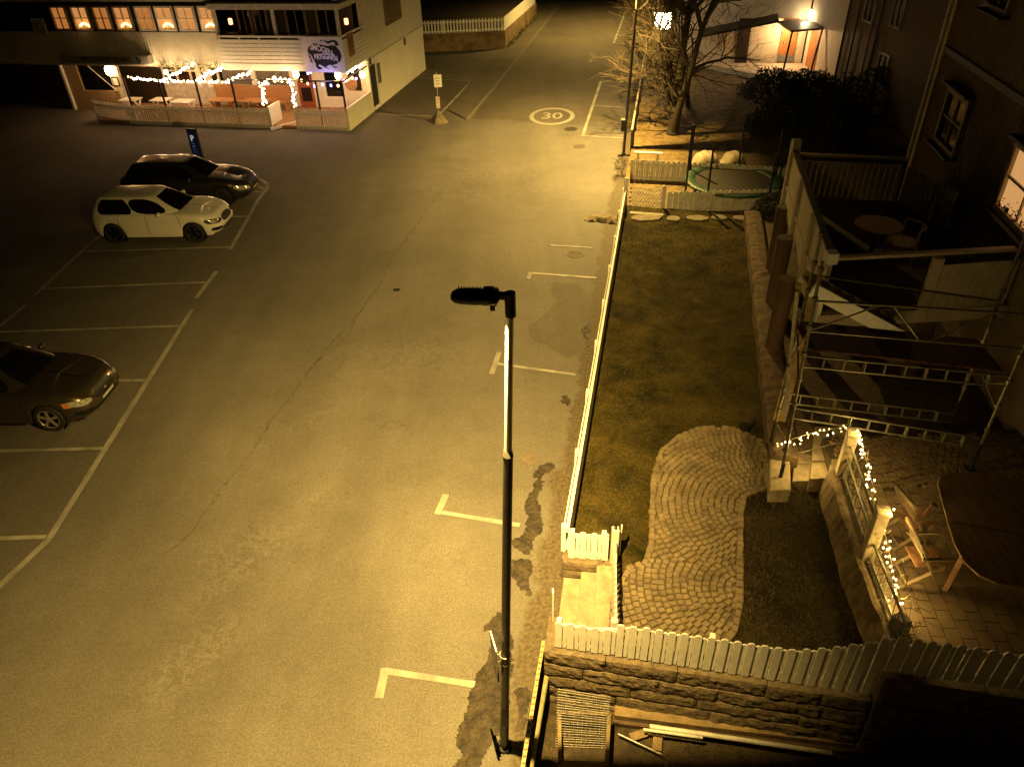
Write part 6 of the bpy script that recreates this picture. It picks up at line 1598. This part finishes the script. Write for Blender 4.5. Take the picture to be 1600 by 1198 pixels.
mb = MB(); a, b = VP(1226, 714, Vector((4.75, 9.9, 0)), Vector((PA1.x, PA1.y, 0))), VP(1322, 694, Vector((4.75, 9.9, 0)), Vector((PA1.x, PA1.y, 0))); m_ = VP(1306, 692, Vector((4.75, 9.9, 0)), Vector((PA1.x, PA1.y, 0)))
mb.tube([a, m_, b], .010, 5); tag(mb.obj('barrier_rope', CORDM), 'pale slack rope tied across the garden stairs below the lights', 'rope')
# patio table and chairs
TZ = ZP+.74; tp = px([(1465, 756), (1468, 744), (1480, 738), (1540, 736), (1610, 752), (1650, 800), (1655, 900), (1600, 916), (1560, 911), (1530, 898), (1506, 876), (1492, 850), (1482, 820)], TZ)
t = thing('garden_table', 'large oval plank-topped wooden table on the patio at the right edge', 'table', (7.0, 7.4, ZP))
mb = MB(); mb.prism([tuple(p) for p in tp], TZ-.035, TZ); mb.obj('tabletop', mat('slatted_table', (.24, .145, .07), .45, var=.55, scale=3, stretch=(9, .8, 1)), t, bevel=.008)
mb = MB(); a, b = G(1488, 815, TZ+.002), G(1620, 838, TZ+.002); mb.bar(a, b, .012, .003); mb.obj('leaf_joint', BLACKM, t)
tcx = sum(p.x for p in tp)/len(tp); tcy = sum(p.y for p in tp)/len(tp)
for sx_, sy_ in ((-1, -1), (1, -1), (1, 1), (-1, 1)): mb = MB(); mb.bar((tcx+sx_*.62, tcy+sy_*.55, ZP), (tcx+sx_*.5, tcy+sy_*.45, TZ-.03), .07, .07); mb.obj('leg', WOOD, t)
CHW = mat('chair_wood', (.24, .17, .09), .7, var=.4, scale=6)
def folding_chair(loc, rz, label, lean=0):
    t = thing('folding_chair', label, 'chair', (0, 0, 0), 'folding wooden chairs at the patio table'); W_ = .23
    for s_ in (-1, 1):
        mb = MB(); mb.bar((-.30, s_*W_, .98), (.22, s_*W_, .0), .028, .05, (0, 1, 0)); mb.obj('back_leg', CHW, t)
        mb = MB(); mb.bar((-.32, s_*(W_-.035), .0), (.20, s_*(W_-.035), .44), .028, .05, (0, 1, 0)); mb.obj('front_leg', CHW, t)
        mb = MB(); mb.bar((-.20, s_*(W_+.02), .66), (.26, s_*(W_+.02), .66), .045, .025); mb.obj('arm', CHW, t)
    mb = MB()
    for k in range(7): mb.box((-.17+k*.062, 0, .44), (.048, 2*W_-.08, .018))
    mb.obj('seat', WOOD, t)
    mb = MB()
    for k in range(8): y = -W_+.05+k*(2*W_-.1)/7; mb.bar((-.165, y, .66), (-.285, y, .95), .03, .014, (1, 0, 0))
    mb.bar((-.295, -W_, .965), (-.295, W_, .965), .03, .06); mb.bar((-.16, -W_, .655), (-.16, W_, .655), .025, .04); mb.obj('backrest', CHW, t)
    mb = MB(); mb.bar((-.25, -W_, .10), (-.25, W_, .10), .02, .03); mb.obj('stretcher', CHW, t)
    t.location = loc; t.rotation_euler = (0, 0, rz); return t
folding_chair((5.98, 7.85, ZP), R(8), 'folding wooden chair nearest to the upper end of the patio table')
folding_chair((5.80, 7.10, ZP), R(-2), 'folding wooden chair nearest to the bollard at the patio table')
# ================================================================== SCAFFOLD
sc = thing('scaffold', 'tall tube scaffold with ladder beams standing in front of the raised deck', 'scaffold', (4.7, 9.6, ZG))
SA_, SB_ = G(1215, 764, ZG), G(1203, 700, ZG+.2); SC_, SD_ = G(1515, 735, ZP), Vector((8.0, 10.5, ZP))
TOPZ = 5.1
tops = []
SCM = mat('scaffold_tube', (.22, .205, .14), .5, .5, var=.45, scale=9)
for nm, (b, lean, tz) in enumerate(((SA_, (-.10, .12), ZAT((SA_.x, SA_.y), 414)), (SB_, (.05, .0), ZAT((SB_.x, SB_.y), 366)), (SC_, (.0, .0), 5.6), (SD_, (0, 0), 5.6))):
    tpp = Vector((b.x+lean[0], b.y+lean[1], tz)); tops.append(tpp); mb = MB(); mb.tube([b+Vector((0, 0, .35)), tpp], .026, 10); mb.obj('standard', SCM, sc)
    mb = MB(); mb.tube([b+Vector((0, 0, .03)), b+Vector((0, 0, .6))], .034, 10); mb.box(b+Vector((0, 0, .035)), (.16, .16, .012)); mb.obj('base_jack', DARKM, sc)
    z = b.z+.9
    while z < tz: p = b.lerp(tpp, (z-b.z)/(tz-b.z)); mb = MB(); mb.tube([p-Vector((0, 0, .03)), p+Vector((0, 0, .03))], .047, 8); mb.obj('rosette', SCM, sc); z += .48
def leg_at(i, v):
    b, t_ = (SA_, SB_, SC_, SD_)[i], tops[i]; lo, hi = 0.0, 1.0; inv = Matrix((RX, RY, RZ)).transposed()
    for _ in range(30):
        m_ = (lo+hi)/2; q = inv @ (b.lerp(t_, m_)-Vector((0, 0, CH))); vv = 599-FPX*q.y/-q.z
        if vv > v: lo = m_
        else: hi = m_
    return b.lerp(t_, lo)
def ladder_beam(a, b, h, name='ladder_beam'):
    mb = MB(); up_ = Vector((0, 0, h)); mb.tube([a, b], .018, 6); mb.tube([a+up_, b+up_], .018, 6); n = 10
    for k in range(n+1): p = a.lerp(b, k/n); mb.bar(p, p+up_, .05 if k % 3 else .09, .012, (b-a))
    mb.obj(name, SCM, sc)
A1, C1 = leg_at(0, 572), leg_at(2, 604); ladder_beam(A1, C1, .20)
B1, D1 = leg_at(1, 628), leg_at(3, 660); ladder_beam(B1, D1, .20)
A2, C2 = leg_at(0, 652), leg_at(2, 700); ladder_beam(A2, C2, .20)
for (i, j, v0, v1) in ((0, 2, 470, 492), (0, 2, 517, 545), (1, 3, 430, 470)): mb = MB(); mb.tube([leg_at(i, v0), leg_at(j, v1)], .02, 6); mb.obj('ledger', SCM, sc)
for (a, b) in ((leg_at(0, 517), leg_at(0, 470).lerp(leg_at(2, 492), .30)), (leg_at(0, 470).lerp(leg_at(2, 492), .36), leg_at(0, 517).lerp(leg_at(2, 545), .52)), (leg_at(0, 517).lerp(leg_at(2, 545), .57), leg_at(0, 470).lerp(leg_at(2, 492), .82))): mb = MB(); mb.tube([a, b], .015, 6); mb.obj('brace', SCM, sc)
for (a, b) in ((leg_at(0, 600), leg_at(1, 520)), (leg_at(0, 520), leg_at(1, 560)), (leg_at(2, 640), leg_at(3, 560)), (leg_at(2, 600), leg_at(3, 600)), (leg_at(0, 690), leg_at(1, 660))): mb = MB(); mb.tube([a, b], .018, 6); mb.obj('brace', SCM, sc)
mb = MB(); q0, q1, q2, q3 = A1+Vector((.1, .1, .24)), C1+Vector((-.1, .1, .24)), C1+Vector((0, 1.0, .24)), A1+Vector((.15, 1.0, .24))
for k in range(4):
    a, b = q0.lerp(q3, (k+.5)/4), q1.lerp(q2, (k+.5)/4); mb.bar(a, b, .22, .035)
mb.obj('walk_boards', mat('red_brown_board', (.12, .035, .02), .7, var=.3), sc)
mb = MB(); mb.box(SA_+Vector((.0, -.02, .0)), (.34, .24, .05), rz=-.05); tag(mb.obj('sole_board', CHW), 'pale square board under the foot of the left scaffold pole', 'board')
# downpipe-like plank leaning behind the scaffold
mb = MB(); p0_, p1_ = VP(1226, 650, SB_, SB_+Vector((1, -.8, 0))), VP(1246, 456, SB_, SB_+Vector((1, -.8, 0))); mb.bar(p0_, p1_, .03, .06); tag(mb.obj('upright_plank', STEEL), 'thin pale upright metal profile standing left of the scaffold poles', 'profile')
mb = MB(); mb.bar(Vector((5.05, 11.0, .8)), Vector((5.45, 11.7, DZ+.4)), .22, .05); tag(mb.obj('leaning_board', mat('yellow_timber', (.34, .22, .07), .7, var=.4)), 'broad yellowish board leaning behind the scaffold against the deck', 'board')

# ================================================================== LOWER YARD (bottom right)
YF0, YF1 = G(846, 1000, .55), G(810, 1215, .55)
t = thing('board_fence', 'dark board fence with pale bumpy top rail along the road edge of the lower yard', 'fence', (YF0.x, YF0.y, ZY)); d = (YF1-YF0); L = d.length; d.normalize()
mb = MB(); k = 0
while k < L: p = YF0+d*k; mb.bar(Vector((p.x, p.y, ZY)), Vector((p.x, p.y, .45+random.uniform(0, .05))), .10, .02, d.cross(Vector((0, 0, 1)))); k += .115
mb.obj('boards', mat('tarred_board', (.02, .016, .012), .8), t)
mb = MB(); mb.bar(YF0+Vector((.03, 0, -.02)), YF1+Vector((.03, 0, -.02)), .05, .035); k = .1
while k < L: mb.ball(YF0+d*k+Vector((.03, 0, .01)), .022, 6, 4); k += .09
mb.obj('top_rail', mat('lichen_rail', (.42, .33, .16), .8, var=.4), t)
mb = MB(); a, b = G(853, 1058, .0), G(826, 1215, .0); mb.tube([a, b], .045, 10); tag(mb.obj('round_pole', mat('mossy_pole', (.26, .24, .12), .8, var=.4)), 'mossy round pole lying along the board fence of the lower yard', 'pole')
YT = mat('brown_yard_timber', (.20, .145, .075), .8, var=.45, scale=6, bump=.4)  # plain brown, darker than the pale timber
YT2 = mat('dark_yard_timber', (.09, .055, .03), .8, var=.45)
t = thing('bed_frame', 'rectangular pale timber frame standing on the ground of the lower yard', 'frame', G(912, 1150, ZY)); zt = ZY+.42
f4 = [G(874, 1112, zt), G(952, 1114, zt), G(948, 1192, zt), G(875, 1190, zt)]
for i in range(4): mb = MB(); mb.bar(f4[i]-Vector((0, 0, .05)), f4[(i+1) % 4]-Vector((0, 0, .05)), .05, .10) ; mb.obj('rail', YT, t)
for p in f4: mb = MB(); mb.box((p.x, p.y, (p.z+ZY)/2-.03), (.06, .06, p.z-ZY)); mb.obj('corner_post', YT, t)
t = thing('wire_mesh', 'sheet of thin wire mesh leaning against the granite wall in the lower yard', 'mesh', G(900, 1110, ZY)); mb = MB()
m0, m1 = Vector((.50, 6.03, .28)), Vector((1.22, 5.88, .28)); n0, n1 = G(868, 1165, ZY+.03), G(948, 1168, ZY+.03)
for k in range(23): f = k/22; mb.tube([m0.lerp(n0, f), m0.lerp(n0, f).lerp(m1.lerp(n1, f), .5)+Vector((0, 0, .01*math.sin(k*2))), m1.lerp(n1, f)], .0035, 4, False)
for k in range(13): f = k/12; mb.tube([m0.lerp(m1, f), n0.lerp(n1, f)], .0025, 4, False)
mb.obj('wires', STEEL, t)
YT = mat('brown_yard_timber', (.20, .145, .075), .8, var=.45, scale=6, bump=.4)
YT2 = mat('dark_yard_timber', (.09, .055, .03), .8, var=.45)
def lying(u0, v0, u1, v1, z, w, h, m, label, cat, name, rnd_=False):
    a, b = G(u0, v0, z), G(u1, v1, z); mb = MB()
    if rnd_: mb.tube([a, b], w, 10)
    else: mb.bar(a, b, w, h)
    tag(mb.obj(name, m), label, cat)
lying(960, 1112, 1560, 1186, ZY+.14, .16, .10, YT, 'longest squared beam lying along the foot of the granite wall', 'beam', 'timber_beam')
lying(958, 1126, 1400, 1180, ZY+.05, .10, .07, YT2, 'darker plank lying in front of the long beam by the wall', 'plank', 'timber_plank')
lying(1015, 1134, 1300, 1176, ZY+.16, .035, 0, WHITE_OLD, 'thickest pale pipe lying across the yard, lit along its top', 'pipe', 'plastic_pipe', True)
lying(1005, 1139, 1098, 1152, ZY+.20, .022, 0, WHITE_OLD, 'short pale pipe beside the start of the thick pipe', 'pipe', 'plastic_pipe', True)
lying(966, 1146, 1034, 1178, ZY+.10, .014, 0, STEEL, 'thin grey rod slanting away from the timber frame', 'rod', 'metal_rod', True)
lying(985, 1152, 1010, 1144, ZY+.06, .12, .03, YT, 'small offcut board between the rod and the pipes', 'board', 'board_offcut')
lying(1028, 1150, 1026, 1172, ZY+.05, .13, .03, YT, 'squarish tile-like board right of the thin rod', 'board', 'board_offcut')
DG = mat('dry_weed', (.15, .11, .045), .85, var=.5)
mb = MB(); rr = random.Random(14)
for k in range(9000):
    p = Vector((rr.uniform(.3, 4.2), rr.uniform(3.6, 5.9), ZY)); 
    if noise.noise(p*1.4) < -.15: continue
    a = rr.uniform(0, 6.28); L_ = rr.uniform(.02, .07); mb.add([p, p+Vector((.008, .005, 0)), p+Vector((L_*math.cos(a), L_*math.sin(a), rr.uniform(.01, .05)))], [(0, 1, 2)])
o = mb.obj('yard_weeds', DG); o['kind'] = 'stuff'; tag(o, 'dry weeds and litter on the ground of the lower yard', 'weeds')
